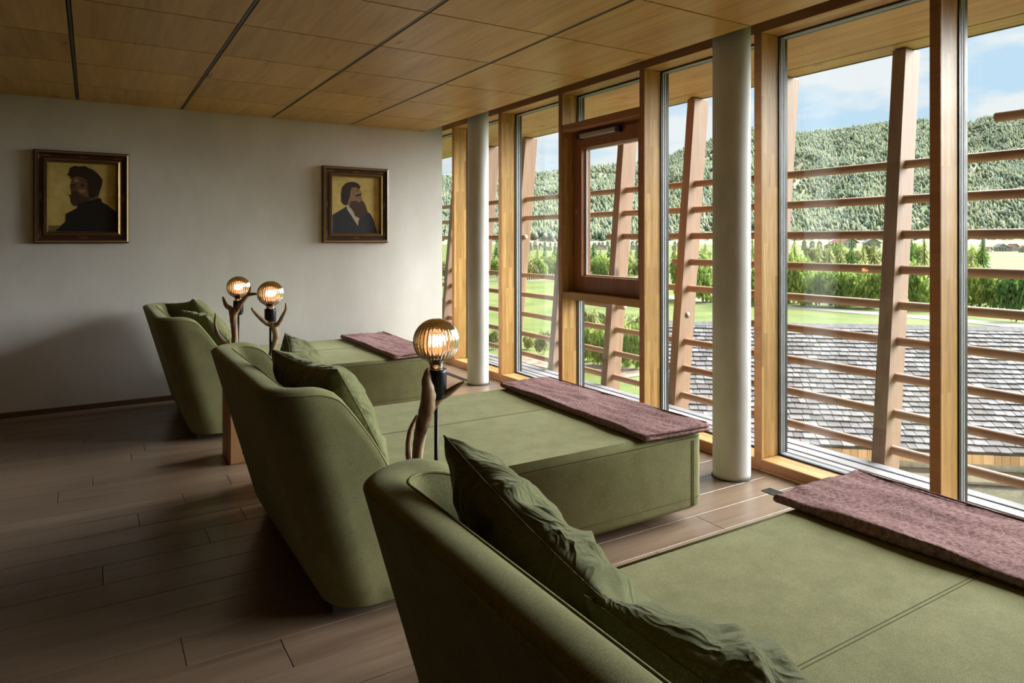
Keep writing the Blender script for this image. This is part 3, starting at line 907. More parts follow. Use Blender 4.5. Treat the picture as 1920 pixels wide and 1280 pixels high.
def antler_lamp(label, uv_bulb, depth, bulb_px, uv_stem_u, beams, z_base):
    pb = at_d(uv_bulb[0], uv_bulb[1], depth)
    R = bulb_px / 2 / F_PX * depth
    base = Vector((pb.x, pb.y, z_base))
    t = empty('antler_lamp', base, label=label, cat='lamp', group='antler lamps with globe bulbs')
    bulb(pb, R, t)
    zs = pb.z - R * 1.22
    lathe('socket', [(0.015, -0.092), (0.026, -0.086), (0.0305, -0.07), (0.0315, -0.01), (0.0305, 0.0), (0.022, 0.001)], (pb.x, pb.y, zs), 'black_metal', t, seg=24)
    tube('stem', [(pb.x, pb.y, z_base), (pb.x, pb.y, zs - 0.09)], 0.0062, 'black_metal', t, seg=10)
    lathe('foot_plate', [(0.07, 0.0), (0.07, 0.006), (0.066, 0.008)], (pb.x, pb.y, z_base), 'black_metal', t, seg=28)
    V, Fc = [], []
    for pts in beams:
        P = [at_d(u, v, depth + dd) for (u, v, wd, dd) in pts]
        r = [wd / 2 / F_PX * depth for (u, v, wd, dd) in pts]
        n = 6
        Q = catmull(P, n)
        rq = np.interp(np.linspace(0, len(r) - 1, len(Q)), range(len(r)), r)
        v2, f2 = tube_data(Q, list(rq), 12, rough=0.16)
        o = len(V); V += v2; Fc += [tuple(i + o for i in f) for f in f2]
    mesh_obj('antler', V, Fc, 'antler_bone', t, True)
    return t
zb_ = 0.46
antler_lamp('antler lamp with glowing ribbed globe bulb behind the front daybed', (818, 639), 2.04, 85, 819, [
    [(781, 985, 25, .05), (781, 940, 21, .04), (780, 890, 20, .03), (784, 842, 21, .02), (790, 805, 25, .01), (799, 770, 29, -.02), (804, 740, 27, -.03), (800, 712, 19, -.03), (806, 692, 12, -.01)],
    [(806, 772, 15, .0), (824, 746, 16, .0), (843, 734, 14, .0), (860, 722, 9, .0), (872, 715, 3, .0)],
    [(778, 930, 12, .05), (770, 880, 13, .07), (766, 842, 12, .09), (769, 808, 10, .10), (783, 778, 6, .10)]], zb_)
antler_lamp('antler lamp with globe bulb just behind the middle daybed', (507, 550), 3.80, 47, 506, [
    [(500, 752, 11, .02), (505, 690, 10, .02), (511, 655, 10, .01), (517, 634, 11, .0), (516, 620, 12, -.01), (511, 609, 12, -.02), (501, 606, 9, -.03), (488, 596, 7, -.05), (477, 584, 6, -.06), (472, 577, 4, -.07)],
    [(512, 612, 10, -.02), (522, 606, 8, -.02), (530, 592, 6.5, -.03), (536, 580, 5, -.04), (536, 568, 3, -.05)]], zb_)
antler_lamp('antler lamp with globe bulb beside the farthest daybed', (447, 538), 4.33, 41, 448, [
    [(444, 735, 14, .02), (443, 690, 13, .01), (441, 649, 12.5, .0), (440, 620, 12, -.01), (438, 596, 13, -.02), (444, 580, 11, -.03), (455, 564, 9, -.05), (466, 551, 8, -.05), (469, 543, 5, -.05), (471, 536, 2, -.05)],
    [(464, 553, 7, -.05), (474, 551, 6, -.06), (485, 551, 2.5, -.07)],
    [(437, 596, 12, -.02), (433, 580, 10, -.02), (425, 573, 8, -.02), (420, 563, 5.5, -.02), (418, 556, 2.5, -.02)],
    [(441, 655, 9, .0), (430, 648, 9, -.01), (418, 639, 8, -.02), (408, 625, 7, -.03), (403, 608, 5, -.03), (404, 587, 2, -.03)]], zb_)

# ------------------------------------------------------------------ portraits
def portrait(x0, x1, z0, z1, label, shapes, org, sc):
    fw = 0.098
    y = YB
    t = empty('framed_portrait', ((x0 + x1) / 2, y, z0), label=label, cat='painting', group='framed portraits on the end wall')
    # moulding profile: (inset from outer edge, stand-off from the wall)
    prof = [(0, 0.0), (0, 0.022), (0.008, 0.026), (0.020, 0.042), (0.030, 0.040), (0.036, 0.026), (0.060, 0.022), (0.064, 0.024), (0.082, 0.044), (0.090, 0.042), (fw, 0.012), (fw, 0.0)]
    def ring(pr, name, mat, parent, closed=True):
        V, Fc = [], []
        m = len(pr)
        for (i, s) in pr:
            V += [(x0 + i, y - s, z0 + i), (x1 - i, y - s, z0 + i), (x1 - i, y - s, z1 - i), (x0 + i, y - s, z1 - i)]
        for k in range(m - 1):
            for e in range(4):
                e2 = (e + 1) % 4
                Fc.append((k * 4 + e, (k + 1) * 4 + e, (k + 1) * 4 + e2, k * 4 + e2))
        return mesh_obj(name, V, Fc, mat, parent)
    fr = ring(prof, 'frame', 'frame_walnut', t)
    for pr in ([(0.009, 0.0285), (0.013, 0.0345), (0.019, 0.0425)], [(0.065, 0.0265), (0.073, 0.0355), (0.0815, 0.0450)], [(0.092, 0.0385), (0.094, 0.0335), (0.096, 0.0270)]):
        ring(pr, 'gilt_bead', 'gilt', fr)
    # small gilt ornaments at corners and centres
    def orn(cx, cz, horiz):
        for k in range(-2, 3):
            a, b = (0.016 * k, 0.0025 * (-1) ** k) if horiz else (0.0025 * (-1) ** k, 0.016 * k)
            r = 0.0055 - 0.001 * abs(k)
            pts = [(cx + a + r * math.cos(q * math.pi / 3) * (1.5 if horiz else .8), y - 0.0255, cz + b + r * math.sin(q * math.pi / 3) * (.8 if horiz else 1.5)) for q in range(6)]
            V = pts + [(p[0], p[1] + 0.006, p[2]) for p in pts]
            Fc = [tuple(range(6)), tuple(range(11, 5, -1))] + [(q, q + 6, (q + 1) % 6 + 6, (q + 1) % 6) for q in range(6)]
            mesh_obj('gilt_ornament', V, Fc, 'gilt', fr)
    mx, mz = (x0 + x1) / 2, (z0 + z1) / 2
    for cx, cz, hz in ((mx, z1 - .046, 1), (mx, z0 + .046, 1), (x0 + .046, mz, 0), (x1 - .046, mz, 0), (x0 + .085, z1 - .046, 1), (x1 - .085, z1 - .046, 1), (x0 + .046, z0 + .085, 0), (x1 - .046, z0 + .085, 0)):
        orn(cx, cz, hz)
    cv = box('canvas', x0 + 0.09, x1 - 0.09, y - 0.009, y - 0.002, z0 + 0.09, z1 - 0.09, 'canvas_ochre', t)
    lx0, lx1, lz0, lz1 = x0 + fw, x1 - fw, z0 + fw, z1 - fw
    for lvl, (nm, mat, poly) in enumerate(shapes):
        pts = [at_y(org[0] + px / sc, org[1] + py / sc, y - 0.010) for px, py in poly]
        pts = [(min(max(p.x, lx0), lx1), y - 0.0092 - 0.0003 * lvl, min(max(p.z, lz0), lz1)) for p in pts]
        n = len(pts)
        area = sum(pts[i][0] * pts[(i + 1) % n][2] - pts[(i + 1) % n][0] * pts[i][2] for i in range(n))
        if area < 0: pts = pts[::-1]
        V = pts + [(p[0], y - 0.0085, p[2]) for p in pts]
        Fc = [tuple(range(n)), tuple(reversed(range(n, 2 * n)))] + [(i, i + n, (i + 1) % n + n, (i + 1) % n) for i in range(n)]
        mesh_obj(nm, V, Fc, mat, cv)
    return t
portrait(-0.389, 0.281, 1.375, 2.128, 'dark-framed portrait of a man with swept hair and black coat', [
    ('painted_ground', 'paint_olive', [(260, 975), (400, 975), (330, 1050), (260, 1050)]),
    ('painted_face', 'paint_face_dark', [(540, 405), (600, 395), (670, 400), (735, 440), (750, 560), (770, 660), (700, 725), (620, 735), (560, 740), (532, 700), (525, 640), (532, 570), (518, 510), (530, 450)]),
    ('painted_eye', 'paint_hair', [(525, 485), (550, 478), (585, 490), (575, 502), (535, 503)]),
    ('painted_eye', 'paint_hair', [(640, 488), (670, 482), (700, 492), (690, 506), (650, 506)]),
    ('painted_cheek', 'paint_face', [(560, 425), (610, 415), (640, 440), (600, 462), (565, 455)]),
    ('painted_cheek', 'paint_face', [(620, 545), (680, 535), (720, 560), (690, 590), (635, 585)]),
    ('painted_beard', 'paint_beard', [(488, 604), (530, 612), (560, 560), (610, 560), (630, 610), (740, 640), (770, 665), (700, 725), (620, 738), (565, 742), (530, 700), (524, 632)]),
    ('painted_hair', 'paint_hair', [(488, 370), (510, 345), (520, 290), (570, 260), (640, 268), (700, 262), (740, 285), (800, 310), (860, 360), (912, 430), (905, 490), (880, 560), (860, 625), (780, 665), (745, 620), (745, 520), (725, 430), (660, 398), (600, 390), (540, 410), (520, 425), (525, 390)]),
    ('painted_collar', 'paint_olive', [(775, 660), (855, 622), (872, 652), (790, 690)]),
    ('painted_coat', 'paint_black', [(340, 1050), (470, 930), (472, 838), (520, 815), (612, 765), (620, 715), (780, 670), (862, 648), (895, 655), (902, 695), (960, 725), (1075, 815), (1075, 1050)]),
], (50, 270), 6.4)
portrait(1.925, 2.604, 1.375, 2.127, 'dark-framed portrait of a long-bearded man in a navy coat', [
    ('painted_face', 'paint_face', [(525, 420), (560, 398), (640, 405), (682, 460), (692, 490), (682, 520), (698, 572), (680, 605), (640, 640), (560, 700), (500, 690), (478, 610), (500, 540)]),
    ('painted_eye', 'paint_hair', [(590, 505), (640, 492), (690, 482), (668, 520), (610, 530)]),
    ('painted_coat', 'paint_navy', [(240, 800), (440, 690), (465, 655), (540, 815), (630, 960), (640, 870), (760, 745), (812, 782), (862, 880), (908, 1075), (240, 1075)]),
    ('painted_shirt', 'paint_shirt', [(455, 662), (480, 665), (548, 715), (575, 800), (628, 860), (628, 955), (560, 850), (540, 815), (480, 730)]),
    ('painted_beard', 'paint_beard', [(530, 600), (600, 590), (645, 622), (692, 582), (732, 640), (768, 740), (740, 800), (660, 852), (590, 815), (562, 745), (510, 680)]),
    ('painted_hair', 'paint_hair', [(382, 500), (400, 400), (455, 335), (520, 316), (575, 316), (632, 342), (668, 388), (655, 420), (600, 398), (540, 400), (522, 460), (515, 530), (490, 590), (478, 655), (425, 652), (388, 600), (392, 550)]),
], (590, 300), 7.757)

# ================================================================== OUTSIDE: leaning timber screen
LEAN = 0.0925
POST_Y = [2.355 + 0.8763 * k for k in range(-5, 9)]
sc_ = empty('timber_screen', (4.1, 2.36, -0.6), label='leaning larch posts with round horizontal rails outside the windows', cat='screen')
def px_(z): return 4.094 + (z - 0.05) * LEAN
post_me = None
for k, y in enumerate(POST_Y):
    za, zb2 = -1.2, 2.60
    if post_me is None:
        V = [(px_(za), y, za), (px_(za) + .172, y, za), (px_(za) + .172, y + .083, za), (px_(za), y + .083, za),
             (px_(zb2), y, zb2), (px_(zb2) + .172, y, zb2), (px_(zb2) + .172, y + .083, zb2), (px_(zb2), y + .083, zb2)]
        bm = bmesh.new(); vv = [bm.verts.new(p) for p in V]
        for f in BOXF: bm.faces.new([vv[i] for i in f])
        bmesh.ops.bevel(bm, geom=bm.edges[:], offset=0.004, segments=1, affect='EDGES')
        post_me = bm_obj('post', bm, 'screen_larch', sc_)
        first_y = y
    else:
        o = post_me.copy(); COL.objects.link(o); o.location.y = y - first_y
def rail_z(i): return 0.117 + 0.2197 * i
def rail(i, y0, y1):
    z = rail_z(i); x = px_(z) + 0.083
    tube('rail', [(x, y0, z), (x, (y0 + y1) / 2, z), (x, y1, z)], 0.0275, 'rail_larch', sc_, seg=16)
YN, YF = -2.0, 9.4
for i in (8, 7): rail(i, YN, YF)
rail(9, YN, 1.87)
rail(6, YN, 5.20); rail(6, 6.70, YF)
rail(5, YN, 4.30)
rail(4, YN, YF)
rail(3, YN, 3.55); rail(3, 4.90, YF)
for i in (2, 1, 0): rail(i, YN, YF)
rail(-1, YN, 4.50); rail(-1, 5.90, YF)
for i in (-2, -3, -4): rail(i, YN, YF)
def plug(k, i):
    y = POST_Y[k]; z = rail_z(i); x = px_(z) + 0.083
    tube('dowel_plug', [(x, y + 0.02, z), (x, y - 0.003, z)], 0.025, 'dark_base', sc_, seg=14)
plug(7, 3); plug(9, 6); plug(9, -1)

# ================================================================== OUTSIDE: shingled hut roof
G0 = -3.5
hz = math.atan((1165 - 960) / F_PX)
axu = (FW * math.cos(hz) + RT * math.sin(hz)).normalized()       # horizontal up-slope direction
axe = (RT * math.cos(hz) - FW * math.sin(hz)).normalized()       # along the eave, to the right
TS = 0.40; SL = math.sqrt(1 + TS * TS)
nrm = (UP - axu * TS).normalized()
eave0 = at_d(1590, 838, 8.0)
def rp_(e, s, h=0.0): return eave0 + axe * e + (axu + UP * TS) * (s / SL) + nrm * h
hut = empty('shingled_hut', eave0 + Vector((0, 0, G0 - eave0.z)), label='low hut with weathered grey wooden shingle roof outside', cat='hut')
EXPO, NROW = 0.1195, 24
E0, E1 = -2.05, 4.4
deckV = [rp_(E0, 0.02, -0.03), rp_(E1, 0.02, -0.03), rp_(E1, EXPO * NROW, -0.03), rp_(E0, EXPO * NROW, -0.03)]
deckV += [p - UP * 0.12 for p in deckV]
mesh_obj('roof_deck', deckV, [(0, 1, 2, 3), (7, 6, 5, 4), (0, 4, 5, 1), (1, 5, 6, 2), (2, 6, 7, 3), (3, 7, 4, 0)], 'weathered_board', hut)
shr = []
for r in range(NROW):
    e = E0 + random.uniform(-0.08, 0)
    while e < E1:
        wd = random.uniform(0.085, 0.16)
        shr.append((r, e, wd, random.uniform(-0.008, 0.008), random.uniform(0, 0.006)))
        e += wd
def shingle_geo(r, e, wd, js, jh):
    s0 = r * EXPO + js; s1 = s0 + EXPO * 1.75
    g = 0.0035
    b0, b1, tt = 0.010 + jh, -0.016, 0.013
    P = [rp_(e + g, s0, b0), rp_(e + wd - g, s0, b0), rp_(e + wd - g, s1, b1), rp_(e + g, s1, b1)]
    return P + [p + nrm * tt for p in P]
# the 300 nearest pieces in view one by one, the rest as one part
def shown(sh):
    p = rp_(sh[1] + sh[2] / 2, sh[0] * EXPO)
    d = (p - CAM).dot(FW); u = U0 + F_PX * (p - CAM).dot(RT) / d
    return 1470 < u < 1935
vis = [s for s in shr if shown(s)][:300]
vis_set = set(id(s) for s in vis)
for s in vis:
    mesh_obj('shingle', shingle_geo(*s), BOXF, 'shingle_piece', hut)
V, Fc = [], []
for s in shr:
    if id(s) in vis_set: continue
    o = len(V); V += shingle_geo(*s); Fc += [tuple(i + o for i in f) for f in BOXF]
mesh_obj('shingles_upper', V, Fc, 'shingle_grey', hut, kind='stuff')
# ridge board
rb = [rp_(E0, EXPO * NROW - 0.03, 0.02), rp_(E1, EXPO * NROW - 0.03, 0.02), rp_(E1, EXPO * NROW + 0.09, 0.03), rp_(E0, EXPO * NROW + 0.09, 0.03)]
mesh_obj('ridge_board', rb + [p - UP * 0.05 for p in rb], [(3, 2, 1, 0), (4, 5, 6, 7), (0, 1, 5, 4), (1, 2, 6, 5), (2, 3, 7, 6), (3, 0, 4, 7)], 'shingle_grey', hut)
# far slope so that the roof is a roof from every side
fs = [rp_(E0, EXPO * NROW, -0.02), rp_(E1, EXPO * NROW, -0.02)]
dn = axu * 2.6 - UP * 1.04
fsl = fs + [fs[1] + dn, fs[0] + dn]
mesh_obj('far_slope', fsl + [p - UP * 0.1 for p in fsl], BOXF, 'shingle_grey', hut)
# fresh course hanging below the eave, one board each
e = -0.42
while e < E1:
    wd = random.uniform(0.07, 0.13)
    P = []
    for dz in (-0.115 - random.uniform(0, 0.01), -0.018):
        for (ee, dd) in ((e + .002, 0.0), (e + wd - .002, 0.0), (e + wd - .002, 0.02), (e + .002, 0.02)):
            P.append(eave0 + axe * ee + axu * (dd - 0.02) + UP * dz)
    mesh_obj('eave_shingle', P, BOXF, 'fresh_shingle', hut)
    e += wd
# boarded wall below
zz = eave0.z - 0.155
hs = [0.10, 0.075, 0.055, 0.14, 0.16, 0.15, 0.2, 0.2, 0.25, 0.25, 0.3, 0.3]
for i, h in enumerate(hs):
    P = []
    prot = 0.16 if i % 3 else 0.05
    prot = [0.16, -0.02, 0.06, -0.10, -0.14, -0.18, -0.2, -0.2, -0.2, -0.2, -0.2, -0.2][i]
    for dz in (zz - h + 0.006, zz):
        for (ee, dd) in ((-0.9, prot), (E1 - 0.1, prot), (E1 - 0.1, prot + 0.4), (-0.9, prot + 0.4)):
            q = eave0 + axe * ee + axu * dd; P.append(Vector((q.x, q.y, dz)))
    mesh_obj('wall_board', P, BOXF, 'weathered_board', hut)
    zz -= h

# ================================================================== OUTSIDE: ground, path, beds
gx = [-400, -60, -20, 0, 5, 10, 20, 35, 60, 100, 180, 320, 600, 1000, 1800]
gy = [-900, -400, -100, -30, 0, 10, 20, 30, 40, 60, 90, 150, 250, 450, 800, 1500, 2400]
V = [(x, y, G0) for y in gy for x in gx]
Fc = [(j * len(gx) + i, j * len(gx) + i + 1, (j + 1) * len(gx) + i + 1, (j + 1) * len(gx) + i) for j in range(len(gy) - 1) for i in range(len(gx) - 1)]
mesh_obj('meadow', V, Fc, 'grass', kind='structure', label='bright green meadow on the valley floor', cat='meadow')
def strip(name, pix, wd, mat, z, **k):
    P = [at_z(u, v, z) for u, v in pix]; P = catmull(P, 8)
    V = []
    for i, p in enumerate(P):
        a = P[max(i - 1, 0)]; b = P[min(i + 1, len(P) - 1)]; d = (b - a); d.z = 0; d.normalize()
        nn = Vector((-d.y, d.x, 0)); ww = wd / 2 * (1 + 0.12 * mnoise.noise(Vector((i * 0.4, wd, 1))))
        V += [p + nn * ww, p - nn * ww]
    Fc = [(2 * i, 2 * i + 1, 2 * i + 3, 2 * i + 2) for i in range(len(P) - 1)]
    return mesh_obj(name, V, Fc, mat, **k)
strip('gravel_path', [(1150, 548), (1260, 557), (1300, 562), (1480, 575), (1700, 592), (1920, 612), (2150, 640)], 2.0, 'gravel', G0 + 0.02, kind='structure', label='pale gravel path crossing the meadow', cat='path')
strip('soil_bed', [(960, 668), (1000, 672), (1050, 684), (1110, 690), (1160, 694), (1205, 703)], 1.7, 'soil', G0 + 0.02, kind='structure', label='bare soil and pebble bed along the garden lawn', cat='bed')

# ------------------------------------------------------------------ shrubs and trees
def leaf_cloud(n, rx, ry, rz, leaf, seed, lumps=7, kind='bush'):
    r = np.random.default_rng(seed)
    V, Fc = [], []
    cen = [(0, 0, 0.5 * rz, 0.8)] + [(r.uniform(-.55, .55) * rx, r.uniform(-.55, .55) * ry, r.uniform(.25, 0.75) * rz, r.uniform(.35, .6)) for _ in range(lumps)]
    for i in range(n):
        c = cen[r.integers(len(cen))]
        d = r.normal(size=3); d /= np.linalg.norm(d)
        q = c[3] * (0.72 + 0.3 * r.random())
        p = np.array([c[0] + d[0] * rx * q, c[1] + d[1] * ry * q, c[2] + d[2] * rz * 0.62 * q])
        if p[2] < 0.02: p[2] = abs(p[2]) * 0.3 + 0.02
        a = r.normal(size=3); a /= np.linalg.norm(a); b = np.cross(a, d); b /= (np.linalg.norm(b) + 1e-6)
        s = leaf * (0.6 + 0.8 * r.random())
        o = len(V)
        V += [p - a * s, p + b * s * 0.6, p + a * s, p - b * s * 0.6]
        Fc.append((o, o + 1, o + 2, o + 3))
    return V, Fc
def spruce_data(h, rad, seed, tiers=9, per=9):
    r = np.random.default_rng(seed)
    V, Fc = [], []
    for t in range(tiers):
        f = t / tiers
        z0 = h * (0.08 + 0.86 * f); rr = rad * (1 - f) ** 0.85 + 0.05 * rad
        for k in range(per):
            a = 2 * math.pi * (k + r.random() * 0.7) / per
            q = rr * (0.75 + 0.5 * r.random()); dz = h * 0.09
            c, s = math.cos(a), math.sin(a); wv = q * 0.32
            o = len(V)
            V += [(0, 0, z0 + dz), (c * q - s * wv * .6, s * q + c * wv * .6, z0 - dz * .5), (c * q * 1.15, s * q * 1.15, z0 - dz * .9), (c * q + s * wv * .6, s * q - c * wv * .6, z0 - dz * .5)]
            Fc.append((o, o + 1, o + 2, o + 3))
    o = len(V)
    V += [(0, 0, h), (.06 * rad, 0, h * .85), (-.03 * rad, .05 * rad, h * .85), (-.03 * rad, -.05 * rad, h * .85)]
    Fc += [(o, o + 1, o + 2), (o, o + 2, o + 3), (o, o + 3, o + 1)]
    return V, Fc
def me_from(name, data, mat):
    me = bpy.data.meshes.new(name); me.from_pydata([tuple(p) for p in data[0]], [], data[1]); me.materials.append(MATS[mat]); me.update(); return me
BUSH = {m: [me_from('foliage', leaf_cloud(1500, 1.0, 1.0, 1.0, 0.085, 10 + i + 7 * j), m) for i in range(3)] for j, m in enumerate(('leaf_bright', 'leaf_olive', 'leaf_dark'))}
SPR = [me_from('needles', spruce_data(1.0, 0.24, 40 + i), 'leaf_olive' if i else 'leaf_dark') for i in range(3)]
TRUNK = me_from('trunk', tube_data([(0, 0, -0.02), (0, 0, 0.5), (0.01, 0, 0.9)], [0.03, 0.022, 0.008], 7), 'bark')
def plant(name, me, u, v, wpx, hpx, label, cat, group, depth_scale=1.0, z=G0):
    p = at_z(u, v, z); d = (p - CAM).dot(FW)
    ww, hh = wpx / F_PX * d, hpx / F_PX * d
    t = empty(name, p, label=label, cat=cat, group=group)
    sxy = ww / 2 if me in [x for l in BUSH.values() for x in l] else ww / 0.5
    o = bpy.data.objects.new('foliage', me); link(o); o.parent = t; o.scale = (sxy, sxy, hh); o.rotation_euler.z = random.uniform(0, 6.28)
    k = bpy.data.objects.new('trunk', TRUNK); link(k); k.parent = t; k.scale = (max(sxy * .8, .4), max(sxy * .8, .4), hh * 0.9)
    return t
PANES = [(829, 850, 'the sliver of window beside the end wall'), (913, 936, 'the view beside the far column'),
         (979, 1050, 'the window left of the casement'), (1098, 1202, 'the casement bay'), (1256, 1335, 'the window left of the nearer column'),
         (1404, 1418, 'the slit by the nearer column'), (1478, 1655, 'the wide window left of the post'),
         (1695, 1744, 'the wide window right of the post'), (1811, 1935, 'the window at the right edge')]
ORD = ['first', 'second', 'third', 'fourth', 'fifth', 'sixth', 'seventh', 'eighth', 'ninth', 'tenth', 'eleventh', 'twelfth', 'thirteenth', 'fourteenth', 'fifteenth', 'sixteenth']
NAMED = {}
def pane_of(u):
    for k, (a, b, nm) in enumerate(PANES):
        if a <= u <= b: return k
    return None
def snap(u):
    if pane_of(u) is not None: return u
    return min((abs(u - q), q) for a, b, nm in PANES for q in (a + 3, b - 3))[1]
def note(o, u, kind): NAMED.setdefault((kind, pane_of(u)), []).append((u, o))
def label_all():
    for (kind, k), L in NAMED.items():
        L.sort(key=lambda t: t[0])
        for i, (u, o) in enumerate(L):
            nm = PANES[k][2]
            o['label'] = ('%s seen in %s' % (kind, nm)) if len(L) == 1 else ('%s %s from the left in %s' % (ORD[i], kind, nm))
GB = 'shrubs in the hedgerow beyond the gravel path'
KB = {'leaf_bright': 'bright green hedgerow shrub', 'leaf_olive': 'olive hedgerow shrub', 'leaf_dark': 'dark hedgerow shrub'}
for (ua, ub) in ((1260, 1335), (1404, 1418), (1478, 1655), (1695, 1744), (1811, 1935)):
    n = max(1, round((ub - ua) / 36))
    for k in range(n):
        u = ua + (ub - ua) * (k + 0.5) / n
        m = random.choice(['leaf_bright', 'leaf_bright', 'leaf_olive'])
        vb = 562 + (u - 1250) * 0.034 + random.uniform(-4, 4)
        note(plant('hedgerow_shrub', random.choice(BUSH[m]), u, vb, random.uniform(54, 80), random.uniform(66, 94), 'x', 'shrub', GB), u, KB[m])
GS = 'young spruces behind the hedgerow'
for (ua, ub) in ((1258, 1333), (1405, 1417), (1480, 1652), (1698, 1742), (1814, 1850)):
    n = max(1, round((ub - ua) / 21))
    for k in range(n):
        u = ua + (ub - ua) * (k + random.uniform(0.4, 0.6)) / n
        note(plant('spruce', random.choice(SPR), u, 514 + random.uniform(-6, 10), random.uniform(24, 32), random.uniform(54, 80), 'x', 'tree', GS), u, 'young spruce')
GT = 'round leafy trees between the spruces and the village'
for (ua, ub) in ((1258, 1333), (1405, 1417), (1480, 1652), (1698, 1742), (1812, 1845)):
    n = max(1, round((ub - ua) / 30))
    for k in range(n):
        u = ua + (ub - ua) * (k + random.uniform(0.3, 0.7)) / n
        note(plant('leafy_tree', random.choice(BUSH[random.choice(['leaf_olive', 'leaf_olive', 'leaf_bright'])]), u, 500 + random.uniform(-4, 4), random.uniform(34, 46), random.uniform(32, 44), 'x', 'tree', GT), u, 'round leafy tree')
plant('large_shrub', BUSH['leaf_dark'][0], 1905, 603, 74, 92, 'dark green round shrub at the right edge of the meadow', 'shrub', None)
GL = 'shrubs along the far side of the garden lawn'
for (ua, ub) in ((832, 848), (915, 934), (981, 1048), (1110, 1200)):
    n = max(1, round((ub - ua) / 18))
    for k in range(n):
        u = ua + (ub - ua) * (k + 0.5) / n; m = random.choice(['leaf_bright', 'leaf_olive', 'leaf_bright'])
        note(plant('garden_shrub', random.choice(BUSH[m]), u, 519 + random.uniform(-3, 5), random.uniform(34, 50), random.uniform(30, 48), 'x', 'shrub', GL), u, 'lawn-edge shrub')
for u in (917, 932, 990, 1008, 1022, 1040, 1113, 1126, 1142, 1160, 1183, 1196):
    note(plant('spruce', random.choice(SPR), u, 505 + random.uniform(-5, 5), random.uniform(24, 32), random.uniform(40, 60), 'x', 'tree', 'spruces beyond the garden lawn'), u, 'spruce beyond the lawn')
GH = 'clipped hedge plants beside the soil bed'
for (u, v, wpx, hpx, m) in ((1101, 676, 46, 70, 0), (1126, 684, 44, 78, 1), (1150, 686, 40, 70, 0), (1176, 690, 46, 84, 2), (1199, 694, 50, 92, 0)):
    note(plant('hedge_plant', BUSH['leaf_bright'][m], u, v, wpx, hpx, 'x', 'hedge', GH), u, 'front hedge plant')
for (u, v, wpx, hpx, m) in ((1108, 640, 50, 62, 1), (1140, 632, 54, 50, 1), (1185, 636, 60, 46, 0)):
    note(plant('hedge_plant', BUSH['leaf_olive'][m], u, v, wpx, hpx, 'x', 'hedge', GH), u, 'hedge plant of the rear row')
for (u, v, wpx, hpx) in ((1018, 664, 38, 46), (926, 655, 34, 40), (990, 655, 26, 28)):
    note(plant('lawn_shrub', BUSH['leaf_olive'][1], u, v, wpx, hpx, 'x', 'shrub', 'small shrubs on the lawn'), u, 'sparse small lawn shrub')
# garden fence far across the lawn
gf = empty('garden_fence', at_z(980, 527, G0), label='low grey picket fence across the far lawn', cat='fence')
A, B = at_z(895, 533, G0), at_z(1075, 526, G0)
nP = 46
pk = None
for i in range(nP):
    p = A.lerp(B, i / (nP - 1))
    if pk is None:
        pk = box('picket', p.x - .04, p.x + .04, p.y - .02, p.y + .02, G0, G0 + 0.95, 'weathered_board', gf); p0 = p
    else:
        o = pk.copy(); COL.objects.link(o); o.location = p - p0
for h in (0.25, 0.72):
    tube('fence_rail', [A + UP * h, B + UP * h], 0.04, 'weathered_board', gf, seg=5)

# ------------------------------------------------------------------ village
def house(u, v, wpx, hpx, label, roof='roof_red', turn=0.0, tower=False):
    p = at_z(u, v, G0); d = (p - CAM).dot(FW)
    wd = wpx / F_PX * d; ht = hpx / F_PX * d
    wall_h = ht * 0.58; dp = wd * 0.8
    t = empty('house', p, label=label, cat='house', group='houses of the village across the valley')
    ca, sa = math.cos(-YAW + turn), math.sin(-YAW + turn)
    def q(a, b, c): return (p.x + a * ca - b * sa, p.y + a * sa + b * ca, p.z + c)
    hw2 = wd / 2
    mesh_obj('wall', [q(-hw2, -dp / 2, 0), q(hw2, -dp / 2, 0), q(hw2, dp / 2, 0), q(-hw2, dp / 2, 0), q(-hw2, -dp / 2, wall_h), q(hw2, -dp / 2, wall_h), q(hw2, dp / 2, wall_h), q(-hw2, dp / 2, wall_h), q(0, -dp / 2, ht * .98), q(0, dp / 2, ht * .98)],
             [(0, 1, 5, 8, 4), (1, 2, 6, 5), (2, 3, 7, 9, 6), (3, 0, 4, 7), (4, 8, 9, 7), (5, 6, 9, 8)], 'house_white', t)
    ov = 0.12 * wd
    for s in (-1, 1):
        P = [q(s * (hw2 + ov), -dp / 2 - ov, wall_h - ov * 0.6), q(0, -dp / 2 - ov, ht), q(0, dp / 2 + ov, ht), q(s * (hw2 + ov), dp / 2 + ov, wall_h - ov * .6)]
        mesh_obj('roof', P + [(a[0], a[1], a[2] + 0.03 * wd) for a in P], BOXF, roof, t)
    if wpx > 9:
        for k in (-0.28, 0.0, 0.28):
            for zc in (0.18, 0.55):
                mesh_obj('window', [q(wd * (k - .06), -dp / 2 - .05, wall_h * zc), q(wd * (k + .06), -dp / 2 - .05, wall_h * zc), q(wd * (k + .06), -dp / 2 - .05, wall_h * (zc + .25)), q(wd * (k - .06), -dp / 2 - .05, wall_h * (zc + .25))], [(0, 1, 2, 3)], 'window_dark', t)
    return t
random.seed(21)
for (u0, u1, n) in ((1111, 1152, 5), (1182, 1200, 2), (990, 1046, 6), (1260, 1278, 2), (1500, 1545, 3), (1640, 1652, 1)):
    for k in range(n):
        u = u0 + (u1 - u0) * (k + 0.5) / n
        for (vb, ww) in ((469, 7.5), (462, 6.0)):
            uu = min(max(u + random.uniform(-1, 1), u0), u1)
            rf = random.choice(['roof_red', 'roof_grey'])
            note(house(uu, vb + random.uniform(-1, 1), random.uniform(0.85, 1.15) * ww, random.uniform(8, 11), 'x', rf, random.uniform(-.5, .5)), uu, '%s %s-roofed small house' % ('front' if vb > 465 else 'rear', rf[5:]))
label_all()
